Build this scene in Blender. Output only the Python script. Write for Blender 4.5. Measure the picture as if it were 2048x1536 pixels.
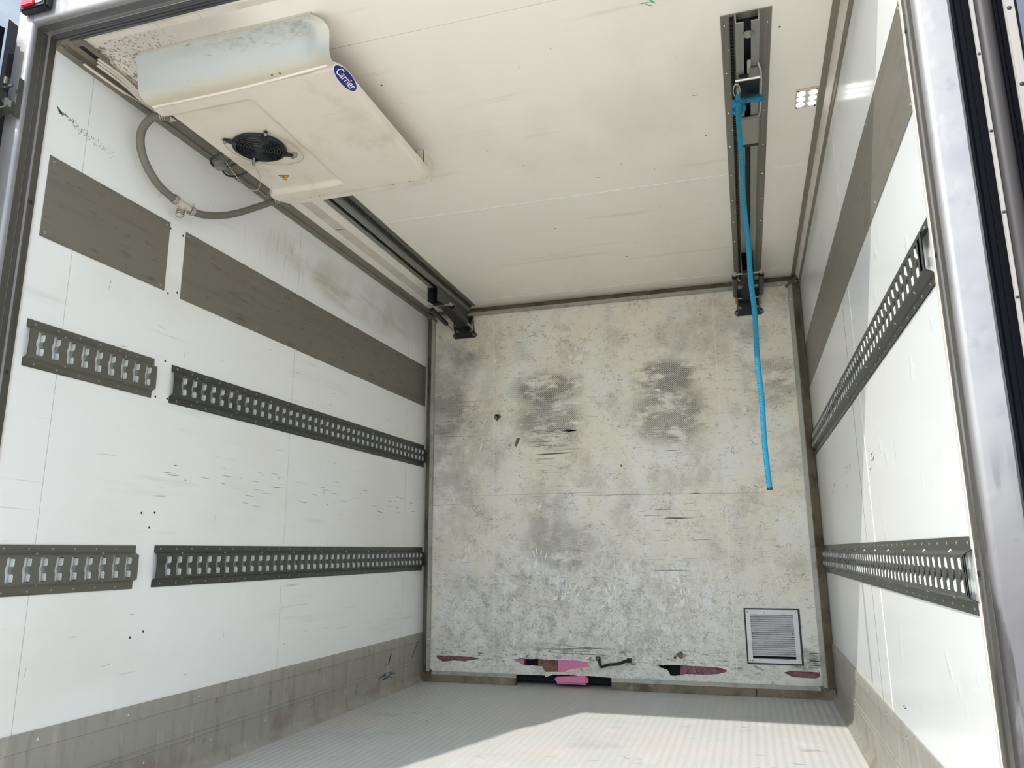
import bpy, bmesh, math, random
from mathutils import Vector, Matrix
random.seed(7)
S = bpy.context.scene
for o in list(bpy.data.objects): bpy.data.objects.remove(o)
COL = S.collection

# ------------------------------------------------------------------ camera
cam_d = bpy.data.cameras.new('camera')
cam = bpy.data.objects.new('camera', cam_d); COL.objects.link(cam)
r_ = Vector((0.95638609, 0.29204197, -0.00609422)); u_ = Vector((0.06853019, -0.20404584, 0.97655973)); f_ = Vector((-0.28395293, 0.93438578, 0.2151603))
m = Matrix((r_, u_, -f_)).transposed().to_4x4(); m.translation = Vector((2.053, 0.0, 0.7964))
cam.matrix_world = m
cam_d.sensor_width = 36.0; cam_d.lens = 1517.8 / 2048 * 36.0; cam_d.clip_start = 0.02
S.camera = cam

# ------------------------------------------------------------------ sky, sun, exposure
world = bpy.data.worlds.new('world'); S.world = world; world.use_nodes = True
wn = world.node_tree; wn.nodes.clear()
wo = wn.nodes.new('ShaderNodeOutputWorld'); bg = wn.nodes.new('ShaderNodeBackground')
tc = wn.nodes.new('ShaderNodeTexCoord'); mp = wn.nodes.new('ShaderNodeMapping'); mp.inputs['Scale'].default_value = (1, 1, 2.6); mp.inputs['Location'].default_value = (2.3, .4, 0)
nz = wn.nodes.new('ShaderNodeTexNoise'); nz.inputs['Scale'].default_value = 3.2; nz.inputs['Detail'].default_value = 7; nz.inputs['Roughness'].default_value = .55
cr = wn.nodes.new('ShaderNodeValToRGB'); cr.color_ramp.elements[0].position = .44; cr.color_ramp.elements[1].position = .72
cr.color_ramp.elements[0].color = (0, 0, 0, 1); cr.color_ramp.elements[1].color = (.6, .6, .6, 1)
sx = wn.nodes.new('ShaderNodeSeparateXYZ'); gr = wn.nodes.new('ShaderNodeValToRGB')
gr.color_ramp.elements[0].position = 0; gr.color_ramp.elements[0].color = (.20, .26, .36, 1)
gr.color_ramp.elements[1].position = .8; gr.color_ramp.elements[1].color = (.10, .155, .26, 1)
mx = wn.nodes.new('ShaderNodeMix'); mx.data_type = 'RGBA'; mx.inputs['B'].default_value = (.58, .58, .58, 1)
L = wn.links.new
SUN_TO = Vector((-0.492, -1.0, 1.0)).normalized()
dp = wn.nodes.new('ShaderNodeVectorMath'); dp.operation = 'DOT_PRODUCT'; dp.inputs[1].default_value = SUN_TO
cb = wn.nodes.new('ShaderNodeCombineXYZ')          # the sky brightens and whitens towards the sun
for ch, top in enumerate((8.3, 7.7, 6.6)):
    gl = wn.nodes.new('ShaderNodeMapRange'); gl.inputs['From Min'].default_value = 0.0; gl.inputs['From Max'].default_value = 1; gl.inputs['To Min'].default_value = 1.0; gl.inputs['To Max'].default_value = top; gl.interpolation_type = 'SMOOTHSTEP'
    wn.links.new(dp.outputs['Value'], gl.inputs['Value']); wn.links.new(gl.outputs['Result'], cb.inputs[ch])
ml = wn.nodes.new('ShaderNodeMix'); ml.data_type = 'RGBA'; ml.blend_type = 'MULTIPLY'; ml.inputs['Factor'].default_value = 1
L(tc.outputs['Generated'], dp.inputs[0]); 
L(tc.outputs['Generated'], mp.inputs['Vector']); L(mp.outputs[0], nz.inputs['Vector']); L(nz.outputs['Fac'], cr.inputs['Fac'])
L(tc.outputs['Generated'], sx.inputs[0]); L(sx.outputs['Z'], gr.inputs['Fac'])
L(gr.outputs[0], mx.inputs['A']); L(cr.outputs[0], mx.inputs['Factor']); L(mx.outputs['Result'], ml.inputs['A']); L(cb.outputs[0], ml.inputs['B']); L(ml.outputs['Result'], bg.inputs['Color']); L(bg.outputs[0], wo.inputs['Surface'])
bg.inputs['Strength'].default_value = 0.5
sun_d = bpy.data.lights.new('sun', 'SUN'); sun_d.energy = 1.95; sun_d.angle = math.radians(.55); sun_d.color = (1, .955, .89)
sun = bpy.data.objects.new('sun', sun_d); COL.objects.link(sun); sun.location = (-3, -6, 8)
sun.rotation_euler = Vector((0.492, 1.0, -1.0)).to_track_quat('-Z', 'Y').to_euler()
vs = S.view_settings; vs.view_transform = 'Standard'; vs.look = 'None'; vs.gamma = 1.0; vs.use_curve_mapping = False
vs.exposure = 1.33
try:
    S.cycles.max_bounces = 14; S.cycles.diffuse_bounces = 10; S.cycles.glossy_bounces = 5
except Exception: pass

# ------------------------------------------------------------------ materials
def rgb(r, g, b):     # 0-255 sRGB to linear
    f = lambda c: (c/255/12.92 if c/255 <= .04045 else ((c/255+.055)/1.055)**2.4)
    return (f(r), f(g), f(b), 1)
class M:
    def __init__(s, name, base, rough=.5, metal=0.0, coat=0.0, spec=.5, org=(0, 0, 0)):
        s.org = org
        s.m = bpy.data.materials.new(name); s.m.use_nodes = True; s.t = s.m.node_tree; s.n = s.t.nodes
        s.b = s.n['Principled BSDF']; s.b.inputs['Roughness'].default_value = rough; s.b.inputs['Metallic'].default_value = metal
        s.b.inputs['Coat Weight'].default_value = coat; s.b.inputs['Coat Roughness'].default_value = .12; s.b.inputs['Specular IOR Level'].default_value = spec
        s.tc = s.n.new('ShaderNodeTexCoord').outputs['Object']
        c = s.n.new('ShaderNodeRGB'); c.outputs[0].default_value = base; s.col = c.outputs[0]; s.ht = None; s.link()
    def link(s): s.t.links.new(s.col, s.b.inputs['Base Color'])
    def noise(s, scale, stretch=(1, 1, 1), detail=4, off=(0, 0, 0), rot=(0, 0, 0), rough=.55):
        mp = s.n.new('ShaderNodeMapping'); mp.inputs['Scale'].default_value = stretch; mp.inputs['Location'].default_value = off; mp.inputs['Rotation'].default_value = rot
        s.t.links.new(s.tc, mp.inputs[0]); n = s.n.new('ShaderNodeTexNoise'); n.inputs['Scale'].default_value = scale; n.inputs['Detail'].default_value = detail; n.inputs['Roughness'].default_value = rough
        s.t.links.new(mp.outputs[0], n.inputs['Vector']); return n.outputs['Fac']
    def ramp(s, v, lo, hi):
        r = s.n.new('ShaderNodeMapRange'); r.inputs['From Min'].default_value = lo; r.inputs['From Max'].default_value = hi; r.interpolation_type = 'SMOOTHSTEP'
        s.t.links.new(v, r.inputs['Value']); return r.outputs['Result']
    def math(s, op, a, b):
        n = s.n.new('ShaderNodeMath'); n.operation = op
        for i, v in enumerate((a, b)):
            if isinstance(v, (int, float)): n.inputs[i].default_value = v
            else: s.t.links.new(v, n.inputs[i])
        return n.outputs[0]
    def blob(s, c, r, soft=.6):            # soft ellipsoid mask
        mp = s.n.new('ShaderNodeMapping'); mp.vector_type = 'POINT'
        mp.inputs['Scale'].default_value = [1/v for v in r]; mp.inputs['Location'].default_value = [-(a-o)/v for a, o, v in zip(c, s.org, r)]
        s.t.links.new(s.tc, mp.inputs[0]); l = s.n.new('ShaderNodeVectorMath'); l.operation = 'LENGTH'; s.t.links.new(mp.outputs[0], l.inputs[0])
        return s.ramp(l.outputs['Value'], 1.0, 1.0-soft)
    def layer(s, fac, col, amt=1.0):
        if amt != 1.0: fac = s.math('MULTIPLY', fac, amt)
        x = s.n.new('ShaderNodeMix'); x.data_type = 'RGBA'; s.t.links.new(fac, x.inputs['Factor']); s.t.links.new(s.col, x.inputs['A']); x.inputs['B'].default_value = col
        s.col = x.outputs['Result']; s.link(); return s
    def stain(s, col, scale, lo, hi, amt=1.0, mask=None, **k):
        f = s.ramp(s.noise(scale, **k), lo, hi)
        if mask is not None: f = s.math('MULTIPLY', f, mask)
        return s.layer(f, col, amt)
    def bump(s, v, strength=.2, dist=.002):
        b = s.n.new('ShaderNodeBump'); b.inputs['Strength'].default_value = strength; b.inputs['Distance'].default_value = dist
        s.t.links.new(v, b.inputs['Height'])
        if s.ht: s.t.links.new(s.ht, b.inputs['Normal'])
        s.ht = b.outputs[0]; s.t.links.new(s.ht, s.b.inputs['Normal']); return s
    def wave(s, scale, axis='X', dist=0.0):
        w = s.n.new('ShaderNodeTexWave'); w.bands_direction = axis; w.inputs['Scale'].default_value = scale; w.inputs['Distortion'].default_value = dist
        s.t.links.new(s.tc, w.inputs['Vector']); return w.outputs['Fac']
    def ridge(s, scale, w_, lo, hi, off=(0, 0, 0), stretch=(1, 1, 1), detail=3):
        # thin wandering lines (contours of a noise field), kept only where a second noise is high
        n = s.noise(scale, off=off, stretch=stretch, detail=detail); d = s.math('ABSOLUTE', s.math('SUBTRACT', n, .5), 0)
        return s.math('MULTIPLY', s.ramp(d, w_, 0), s.ramp(s.noise(scale*.8, off=(off[2]+3, off[0], off[1]+5)), lo, hi))
    def checker(s, scale, rot=(0, 0, 0)):
        mp = s.n.new('ShaderNodeMapping'); mp.inputs['Rotation'].default_value = rot; s.t.links.new(s.tc, mp.inputs[0])
        w = s.n.new('ShaderNodeTexVoronoi'); w.inputs['Scale'].default_value = scale; w.inputs['Randomness'].default_value = .12; s.t.links.new(mp.outputs[0], w.inputs['Vector']); return w.outputs['Distance']
    def emit(s, col, k): s.b.inputs['Emission Color'].default_value = col; s.b.inputs['Emission Strength'].default_value = k; return s

X = {}
H_ = 2.44
# white glass-fibre wall skins
w = M('white_wall_panel', rgb(238, 240, 238), .34, coat=.25)
w.stain(rgb(224, 222, 212), 1.6, .50, .75, .6, stretch=(1, .5, 1)).stain(rgb(170, 172, 168), 9, .60, .82, .35, stretch=(1, .12, 1.3))
w.stain(rgb(120, 120, 114), 26, .69, .78, .35, stretch=(1, .08, 2.0), detail=2)
w.stain(rgb(196, 194, 172), 3, .38, .62, .6, mask=w.blob((0, 3.75, 2.22), (1, 1.25, .16), .7), detail=5).stain(rgb(168, 166, 148), 16, .48, .66, .5, mask=w.blob((0, 3.7, 2.18), (1, 1.1, .10), .8), stretch=(1, .12, 1), detail=5)
w.stain(rgb(180, 178, 160), 26, .52, .68, .4, mask=w.blob((0, 3.0, 2.2), (1, .45, .16), .8), stretch=(1, 1.4, .25), detail=4)
w.bump(w.noise(3.5, detail=2), .15, .006).bump(w.noise(60, detail=3), .06, .001); X['wall_l'] = w.m
w = M('white_wall_panel_right', rgb(234, 236, 234), .28, coat=.35)
w.stain(rgb(220, 218, 208), 1.8, .50, .75, .5, stretch=(1, .5, 1)).stain(rgb(170, 172, 170), 9, .63, .85, .3, stretch=(1, .3, .5))
w.stain(rgb(176, 168, 146), 8, .42, .66, .6, mask=w.blob((2.46, 3.1, 2.33), (1, 1.6, .06), .8), stretch=(1, .4, 1)).stain(rgb(120, 112, 104), 20, .5, .7, .5, mask=w.blob((2.46, 4.4, 1.9), (1, .25, .3), .8), stretch=(1, 2, .5))
w.bump(w.ramp(w.noise(11, stretch=(1, .8, .8), detail=1), .66, .74), .3, .003).bump(w.noise(2.5, detail=2), .2, .01); X['wall_r'] = w.m
w = M('white_ceiling_panel', rgb(243, 238, 228), .36, coat=.15)
w.stain(rgb(222, 214, 200), 1.2, .48, .75, .5, stretch=(1.6, .8, 1)).stain(rgb(182, 176, 162), 12, .60, .8, .35, stretch=(.1, 1, 1))
grime = w.blob((.35, 1.74, 2.44), (.42, .19, .3), .6)
w.layer(grime, rgb(176, 168, 160), .7)
w.stain(rgb(112, 102, 96), 120, .545, .62, .9, mask=w.blob((.17, 1.76, 2.44), (.27, .13, .3), .7), stretch=(1, .7, 1), detail=3)
w.stain(rgb(84, 70, 62), 100, .50, .62, .8, mask=w.blob((.085, 1.82, 2.44), (.05, .22, .3), .5), stretch=(1, .4, 1), detail=3)
w.bump(w.noise(3, detail=2), .12, .006); X['ceil'] = w.m
# floor: ribbed light coating
w = M('ribbed_floor_coating', rgb(190, 191, 188), .5)
w.stain(rgb(206, 192, 186), 2.2, .45, .7, .6).stain(rgb(160, 162, 160), 3.5, .55, .75, .55, stretch=(.5, 1.2, 1)).stain(rgb(212, 214, 212), 7, .55, .8, .5, stretch=(1, .6, 1))
w.stain(rgb(95, 95, 92), 11, .66, .76, .5, stretch=(.35, 2.2, 1), detail=3)
rib = w.wave(9.4, 'X'); w.layer(w.ramp(rib, .0, .35), w.n.new('ShaderNodeRGB').outputs[0].default_value[:], 0.0)
w.stain(rgb(150, 150, 147), 300, .5, .62, .4, stretch=(1, .5, 1), detail=1)
w.bump(rib, .55, .003).bump(w.wave(28, 'Y'), .18, .001).bump(w.noise(120, detail=2), .15, .001); X['floor'] = w.m
# bulkhead face
w = M('dirty_bulkhead_face', rgb(224, 216, 198), .5, org=(1.23, 4.70, 0))
w.stain(rgb(226, 224, 215), 2.4, .42, .64, .8, stretch=(1.2, 1, .8), detail=6)
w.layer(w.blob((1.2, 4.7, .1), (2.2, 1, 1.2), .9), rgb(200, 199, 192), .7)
w.stain(rgb(222, 223, 218), 5.5, .54, .64, .6, stretch=(1, 1, .8), off=(3, 0, 1), detail=8, rough=.7)
w.stain(rgb(172, 165, 152), 3.0, .46, .68, .65, off=(7, 0, 2), detail=8, rough=.75)
w.stain(rgb(226, 228, 224), 8, .55, .60, .7, mask=w.blob((1.2, 4.7, .35), (1.5, 1, .7), .6), detail=7, rough=.7, off=(2, 0, 2))
w.stain(rgb(150, 144, 132), 12, .55, .66, .55, detail=8, rough=.8)
w.stain(rgb(124, 118, 106), 40, .58, .68, .6, stretch=(.3, 1, 1.6), detail=6, off=(5, 0, 5), rough=.7)
w.layer(w.ridge(6, .010, .46, .58), rgb(226, 224, 214), .75).layer(w.ridge(11, .014, .48, .58, off=(4, 0, 1), stretch=(1.6, 1, .7)), rgb(228, 227, 220), .7)
w.layer(w.ridge(8, .008, .50, .60, off=(9, 0, 3)), rgb(112, 106, 96), .6).layer(w.ridge(18, .016, .50, .62, off=(2, 0, 8), stretch=(.5, 1, 1.8)), rgb(110, 104, 94), .6)
w.layer(w.math('MULTIPLY', w.ridge(24, .03, .42, .55, off=(6, 0, 6)), w.blob((1.1, 4.7, .3), (1.5, 1, .6), .7)), rgb(120, 118, 112), .6)
dots = w.ramp(w.checker(105, (0, .785, 0)), .28, .52)
for c, rr, a in (((.86, 4.7, 1.83), (.32, 1, .15), .95), ((.88, 4.7, 1.62), (.30, 1, .24), .8), ((1.62, 4.7, 1.86), (.27, 1, .15), .95), ((1.64, 4.7, 1.62), (.32, 1, .27), .8), ((.15, 4.7, 1.72), (.22, 1, .26), .9), ((2.25, 4.7, 1.78), (.22, 1, .2), .6), ((.95, 4.7, .82), (.3, 1, .2), .5), ((2.3, 4.7, .2), (.12, 1, .08), .9)):
    bl = w.blob(c, rr, .8); pat = w.math('MULTIPLY', w.math('MINIMUM', w.math('MULTIPLY', bl, 1.6), 1.0), w.ramp(w.noise(7, detail=8, off=(c[0], 0, c[2]), rough=.7, stretch=(.7, 1, 1.5)), .40, .53))
    w.layer(w.math('MULTIPLY', pat, w.math('ADD', w.math('MULTIPLY', dots, .65), .35)), rgb(84, 79, 70), a)
for c, rr, a in (((.30, 4.7, 2.10), (.20, 1, .19), .8), ((2.15, 4.7, 2.12), (.17, 1, .13), .5), ((.84, 4.7, 1.0), (.25, 1, .4), .4), ((1.9, 4.7, 2.15), (.3, 1, .3), .3)):
    w.layer(w.math('MULTIPLY', w.blob(c, rr, .9), w.ramp(w.noise(9, detail=4), .3, .6)), rgb(96, 95, 86), a)
w.layer(w.math('MULTIPLY', w.blob((.15, 4.7, 1.7), (.5, 1, 1.2), .9), w.ramp(w.noise(5, detail=6, off=(4, 0, 0), rough=.7), .32, .6)), rgb(150, 142, 134), .7)
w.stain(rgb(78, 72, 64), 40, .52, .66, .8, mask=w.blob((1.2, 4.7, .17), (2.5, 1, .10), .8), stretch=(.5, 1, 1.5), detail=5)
w.stain(rgb(140, 138, 130), 12, .48, .62, .6, mask=w.blob((.95, 4.7, .45), (1.1, 1, .55), .7), detail=7, rough=.78)
w.bump(w.checker(115, (0, .785, 0)), .35, .0015).bump(w.noise(12, detail=5), .25, .004); X['bulk'] = w.m

def metal(name, col, rough, met, dark=None, stretch=(1, .08, 1), amt=.6, sc=18):
    w = M(name, col, rough, met); d = dark or tuple(c*.55 for c in col[:3])+(1,)
    w.stain(d, sc, .50, .72, amt, stretch=stretch, detail=5); w.bump(w.noise(90, stretch=stretch, detail=2), .08, .0008); return w
w = metal('dull_aluminium_plate', rgb(128, 123, 113), .46, .35, rgb(112, 107, 98)); w.stain(rgb(96, 92, 85), 30, .60, .74, .5, stretch=(1, .25, 1.2), detail=5); w.stain(rgb(62, 60, 57), 9, .60, .72, .6, stretch=(1, .45, 1.8), detail=7, rough=.7).stain(rgb(84, 80, 74), 24, .56, .68, .5, stretch=(1, .35, 1.6), detail=7, rough=.7, off=(3, 1, 2)); X['plate'] = w.m
X['rail'] = metal('grey_steel_rail', rgb(112, 111, 102), .42, .5, rgb(72, 72, 66)).m
X['rail_dark'] = metal('dark_steel_rail', rgb(84, 85, 80), .40, .5, rgb(54, 56, 52)).m
w = metal('stained_kick_plate', rgb(164, 161, 152), .48, .3, rgb(138, 134, 126), stretch=(1, 1, .15), sc=22)
w.stain(rgb(138, 118, 104), 5, .46, .68, .6, mask=w.blob((0, 2.9, .04), (9, 3.2, .12), .7), detail=5).stain(rgb(186, 180, 170), 16, .58, .70, .6, stretch=(1, 1, .3), detail=4)
w.stain(rgb(96, 96, 90), 30, .62, .74, .5, stretch=(1, .6, .5)); X['kick'] = w.m
X['cornice'] = metal('brownish_aluminium_trim', rgb(132, 126, 114), .5, .3, rgb(104, 98, 88), stretch=(1, .3, 1)).m
w = M('white_plastic_strip', rgb(212, 204, 194), .5); w.stain(rgb(180, 172, 158), 10, .5, .75, .5); X['plastic'] = w.m
w = M('grimy_rubber_seal', rgb(112, 102, 84), .75); w.stain(rgb(66, 56, 42), 8, .45, .68, .8, detail=6, stretch=(1, 1, .8)).stain(rgb(150, 142, 122), 14, .58, .75, .5, detail=4); X['seal'] = w.m
X['flange'] = metal('grey_edge_flange', rgb(160, 158, 148), .5, .25, rgb(112, 110, 100), stretch=(1, 1, 1), sc=12).m
X['track'] = metal('track_aluminium', rgb(142, 139, 130), .42, .5, rgb(104, 101, 94)).m
X['track_face'] = metal('track_aluminium_bright', rgb(150, 151, 142), .40, .45, rgb(118, 118, 110)).m
X['lip'] = M('pale_pressed_lip', rgb(214, 220, 214), .35, .1).m
X['bright'] = M('bright_steel', rgb(205, 203, 198), .25, .9).m
X['black'] = M('black_plastic', rgb(28, 31, 36), .30).m
X['darkm'] = M('black_coated_metal', rgb(36, 37, 38), .42, .3).m
X['void'] = M('dark_cavity', rgb(14, 14, 14), .9).m  # near-black for wall cores, and painted in as shade behind openings
w = M('cream_plastic_cover', rgb(228, 220, 206), .38, coat=.1)
w.stain(rgb(200, 190, 172), 4, .48, .72, .6).stain(rgb(150, 136, 118), 40, .62, .78, .25, stretch=(.5, 1, 1), detail=5).stain(rgb(190, 180, 164), 9, .52, .72, .35, stretch=(1, .6, 1), detail=5); X['cover'] = w.m
w = M('pale_scoop_plastic', rgb(178, 182, 178), .33, coat=.15, org=(.5, 2.3, H_))
w.stain(rgb(140, 128, 112), 60, .44, .66, .6, stretch=(.5, 1, 1.6), detail=6, rough=.7, mask=w.blob((.72, 1.81, 2.425), (.42, .2, .05), .8)).layer(w.blob((.5, 1.9, 2.325), (2, .09, .04), .9), rgb(206, 196, 174), .8).layer(w.blob((.93, 1.8, 2.40), (.10, .2, .08), .8), rgb(196, 190, 172), .8).layer(w.blob((.5, 1.79, 2.44), (2, .03, .012), .6), rgb(200, 194, 178), .7)
w.stain(rgb(96, 96, 92), 45, .69, .75, .6, stretch=(.4, 1, 1), detail=2); X['scoop'] = w.m
X['wirew'] = M('pale_wire', rgb(176, 168, 154), .5).m
w = M('grey_rubber_hose', rgb(112, 109, 98), .6); w.bump(w.noise(200, detail=1), .1, .0006); X['hose'] = w.m
w = M('dirty_white_fitting', rgb(200, 190, 180), .5); w.stain(rgb(110, 95, 82), 60, .52, .7, .6); X['fitting'] = w.m
X['clamp'] = M('worn_clamp_steel', rgb(170, 162, 152), .4, .5).m
w = M('cyan_braided_rope', rgb(8, 138, 168), .6); w.bump(w.wave(120, 'DIAGONAL'), .9, .002); w.layer(w.ramp(w.wave(120, 'DIAGONAL'), .6, .1), rgb(4, 70, 104), .7); X['rope'] = w.m
w = M('pink_foam', rgb(208, 122, 160), .85); w.bump(w.noise(120), .4, .002); X['foam'] = w.m
w = M('dirty_pink_foam', rgb(136, 92, 102), .9); w.stain(rgb(84, 56, 60), 50, .45, .65, .8); w.bump(w.noise(90), .8, .004); X['foam_dirty'] = w.m
w = M('brown_foam', rgb(128, 92, 84), .9); w.stain(rgb(92, 66, 58), 40, .45, .65, .7); w.bump(w.noise(90), .5, .003); X['foam_brown'] = w.m
w = M('exposed_brown_core', rgb(110, 98, 84), .8); w.stain(rgb(60, 50, 42), 60, .45, .65, .7); X['chip'] = w.m
w = M('stainless_frame', rgb(150, 147, 146), .40, .5)
w.stain(rgb(132, 132, 136), 5, .44, .68, .7, detail=6).stain(rgb(124, 124, 130), 22, .58, .75, .5, detail=5).stain(rgb(150, 122, 98), 14, .55, .68, .6, mask=w.blob((-.01, 1.57, 2.45), (.09, .3, .05), .8))
w.layer(w.blob((2.5, 1.57, .45), (.3, .5, .62), .7), rgb(92, 90, 92), .75).stain(rgb(50, 46, 44), 9, .50, .60, .7, mask=w.blob((2.5, 1.57, .55), (.3, .5, .5), .6), stretch=(3, 1, .35), detail=5)  # lower right post darkened in colour, standing for a dull reflection
w.bump(w.ramp(w.noise(12, detail=2), .5, .72), .25, .003).bump(w.noise(90), .10, .001); X['frame'] = w.m
w = metal('frame_reveal_steel', rgb(92, 90, 84), .4, .5, rgb(66, 64, 58), stretch=(8, 8, .25), sc=6); X['reveal'] = w.m
X['header'] = metal('header_reveal_steel', rgb(98, 98, 100), .45, .4, rgb(60, 60, 62), stretch=(.3, 3, 1), sc=9).m
X['rubber'] = M('black_door_rubber', rgb(8, 11, 18), .8, spec=.12).m
X['door_grey'] = metal('door_grey_profile', rgb(48, 44, 43), .5, .2, rgb(34, 31, 30), stretch=(6, 6, .3), sc=6).m
X['door_bright'] = metal('door_bright_profile', rgb(146, 140, 134), .4, .2, rgb(112, 104, 98), stretch=(6, 6, .3), sc=6).m
X['doorp'] = M('white_door_skin', rgb(222, 224, 226), .4).m
X['navy'] = M('navy_badge', rgb(42, 40, 118), .35).m
X['white'] = M('white_ink', rgb(235, 235, 238), .5).m
X['yellow'] = M('yellow_sticker', rgb(226, 176, 30), .5).m
X['ink'] = M('black_ink', rgb(30, 28, 24), .6).m
X['scuff'] = M('dark_scuff', rgb(92, 88, 80), .7).m
X['scuffl'] = M('pale_scuff', rgb(160, 160, 154), .6).m
X['blue_smear'] = M('blue_smear', rgb(70, 100, 110), .6).m
X['led'] = M('led_lens', rgb(255, 255, 255), .3).emit((1, .98, .94, 1), 1.7).m
w = M('red_lens', rgb(190, 16, 50), .15, coat=.5); X['red'] = w.m
w = M('concrete_yard', rgb(224, 216, 202), .85); w.stain(rgb(206, 198, 186), .8, .4, .7, .6); X['yard'] = w.m
X['ventm'] = metal('vent_grey_plastic', rgb(206, 202, 203), .45, .1, rgb(168, 164, 164), stretch=(1, 1, 1), sc=20).m

# ------------------------------------------------------------------ mesh helpers
def BM(): return bmesh.new()
def box(bm, x0, x1, y0, y1, z0, z1):
    v = [bm.verts.new(p) for p in ((x0,y0,z0),(x1,y0,z0),(x1,y1,z0),(x0,y1,z0),(x0,y0,z1),(x1,y0,z1),(x1,y1,z1),(x0,y1,z1))]
    for f in ((0,3,2,1),(4,5,6,7),(0,1,5,4),(1,2,6,5),(2,3,7,6),(3,0,4,7)): bm.faces.new([v[i] for i in f])
    return v
def bbox(x0, x1, y0, y1, z0, z1, bev=0.0, seg=2):
    bm = BM(); box(bm, x0, x1, y0, y1, z0, z1)
    if bev: bmesh.ops.bevel(bm, geom=bm.edges[:], offset=bev, segments=seg, affect='EDGES')
    return bm
def prism(bm, pts, axis, a, b):        # closed outline swept along an axis (0/1/2); pts are the two other coords in order
    def P(p, t):
        q = list(p); q.insert(axis, t); return q
    A = [bm.verts.new(P(p, a)) for p in pts]; B = [bm.verts.new(P(p, b)) for p in pts]; n = len(pts)
    for i in range(n): bm.faces.new((A[i], A[(i+1) % n], B[(i+1) % n], B[i]))
    bm.faces.new(A[::-1]); bm.faces.new(B)
def tube(bm, pts, r, seg=10, cap=True, closed=False):
    pts = [Vector(p) for p in pts]; n = len(pts); rings = []; nrm = None
    for i, p in enumerate(pts):
        if closed: t = (pts[(i+1) % n]-pts[i-1]).normalized()
        else: t = (pts[min(i+1, n-1)]-pts[max(i-1, 0)]).normalized()
        if nrm is None:
            nrm = t.orthogonal().normalized()
        else:
            nrm = (nrm - t*nrm.dot(t)).normalized()
        b = t.cross(nrm); rr = r[i] if isinstance(r, (list, tuple)) else r
        rings.append([bm.verts.new(p + (nrm*math.cos(a)+b*math.sin(a))*rr) for a in [2*math.pi*k/seg for k in range(seg)]])
    m_ = n if closed else n-1
    for i in range(m_):
        A, B = rings[i], rings[(i+1) % n]
        off = 0
        if closed and i == n-1:
            off = min(range(seg), key=lambda k: (A[0].co-B[k].co).length)
        for k in range(seg): bm.faces.new((A[k], A[(k+1) % seg], B[(k+1+off) % seg], B[(k+off) % seg]))
    if cap and not closed: bm.faces.new(rings[0][::-1]); bm.faces.new(rings[-1])
def cyl(bm, a, b, r, seg=12): tube(bm, [a, b], r, seg)
def dome(bm, c, r, n, h=None):         # small rivet head facing n
    n = Vector(n).normalized(); t = n.orthogonal().normalized(); b = n.cross(t); c = Vector(c); h = h or r*.5
    R0 = [bm.verts.new(c+(t*math.cos(a)+b*math.sin(a))*r) for a in [math.pi*k/3 for k in range(6)]]
    R1 = [bm.verts.new(c+(t*math.cos(a)+b*math.sin(a))*r*.6+n*h*.8) for a in [math.pi*k/3 for k in range(6)]]
    top = bm.verts.new(c+n*h)
    for i in range(6): j = (i+1) % 6; bm.faces.new((R0[i], R0[j], R1[j], R1[i])); bm.faces.new((R1[i], R1[j], top))
def disc(bm, c, r, n, seg=16, th=.001):
    n = Vector(n).normalized(); cyl(bm, Vector(c), Vector(c)+n*th, r, seg)
def smooth_path(pts, k=6):
    P = [Vector(p) for p in pts]; out = []
    for i in range(len(P)-1):
        p0, p1, p2, p3 = P[max(i-1, 0)], P[i], P[i+1], P[min(i+2, len(P)-1)]
        for j in range(k):
            t = j/k; out.append(.5*((2*p1)+(-p0+p2)*t+(2*p0-5*p1+4*p2-p3)*t*t+(-p0+3*p1-3*p2+p3)*t**3))
    out.append(P[-1]); return out
def fill2d(outer, holes, th):
    """flat sheet with holes in local x,y, thickness th in z, as a bmesh"""
    cu = bpy.data.curves.new('tmp', 'CURVE'); cu.dimensions = '2D'; cu.fill_mode = 'BOTH'; cu.extrude = th/2
    for pl in [outer]+holes:
        sp = cu.splines.new('POLY'); sp.points.add(len(pl)-1); sp.use_cyclic_u = True
        for i, p in enumerate(pl): sp.points[i].co = (p[0], p[1], 0, 1)
    ob = bpy.data.objects.new('tmp', cu); COL.objects.link(ob)
    dg = bpy.context.evaluated_depsgraph_get(); me = bpy.data.meshes.new_from_object(ob.evaluated_get(dg))
    bm = BM(); bm.from_mesh(me); bpy.data.objects.remove(ob); bpy.data.curves.remove(cu); bpy.data.meshes.remove(me); return bm
ORG = {}
def finish(bm, ang=40):
    bmesh.ops.recalc_face_normals(bm, faces=bm.faces[:])
    for f in bm.faces: f.smooth = True
    c = math.radians(ang)
    for e in bm.edges:
        if len(e.link_faces) == 2 and e.calc_face_angle(0) > c: e.smooth = False
def obj(name, bm, mat, parent=None, label=None, kind=None):
    finish(bm); me = bpy.data.meshes.new(name)
    if parent is not None:
        bmesh.ops.translate(bm, verts=bm.verts[:], vec=-ORG[parent.name])
    bm.to_mesh(me); bm.free(); me.materials.append(mat if not isinstance(mat, str) else X[mat])
    o = bpy.data.objects.new(name, me); COL.objects.link(o)
    if parent is not None: o.parent = parent; ORG[o.name] = ORG[parent.name]
    else: ORG[o.name] = Vector((0, 0, 0))
    if label: o['label'] = label
    if kind: o['kind'] = kind
    return o
def thing(name, label, cat, loc, group=None, kind=None):
    o = bpy.data.objects.new(name, None); COL.objects.link(o); o.location = loc; o.empty_display_size = .05
    ORG[o.name] = Vector(loc); o['label'] = label; o['category'] = cat
    if group: o['group'] = group
    if kind: o['kind'] = kind
    return o
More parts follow.
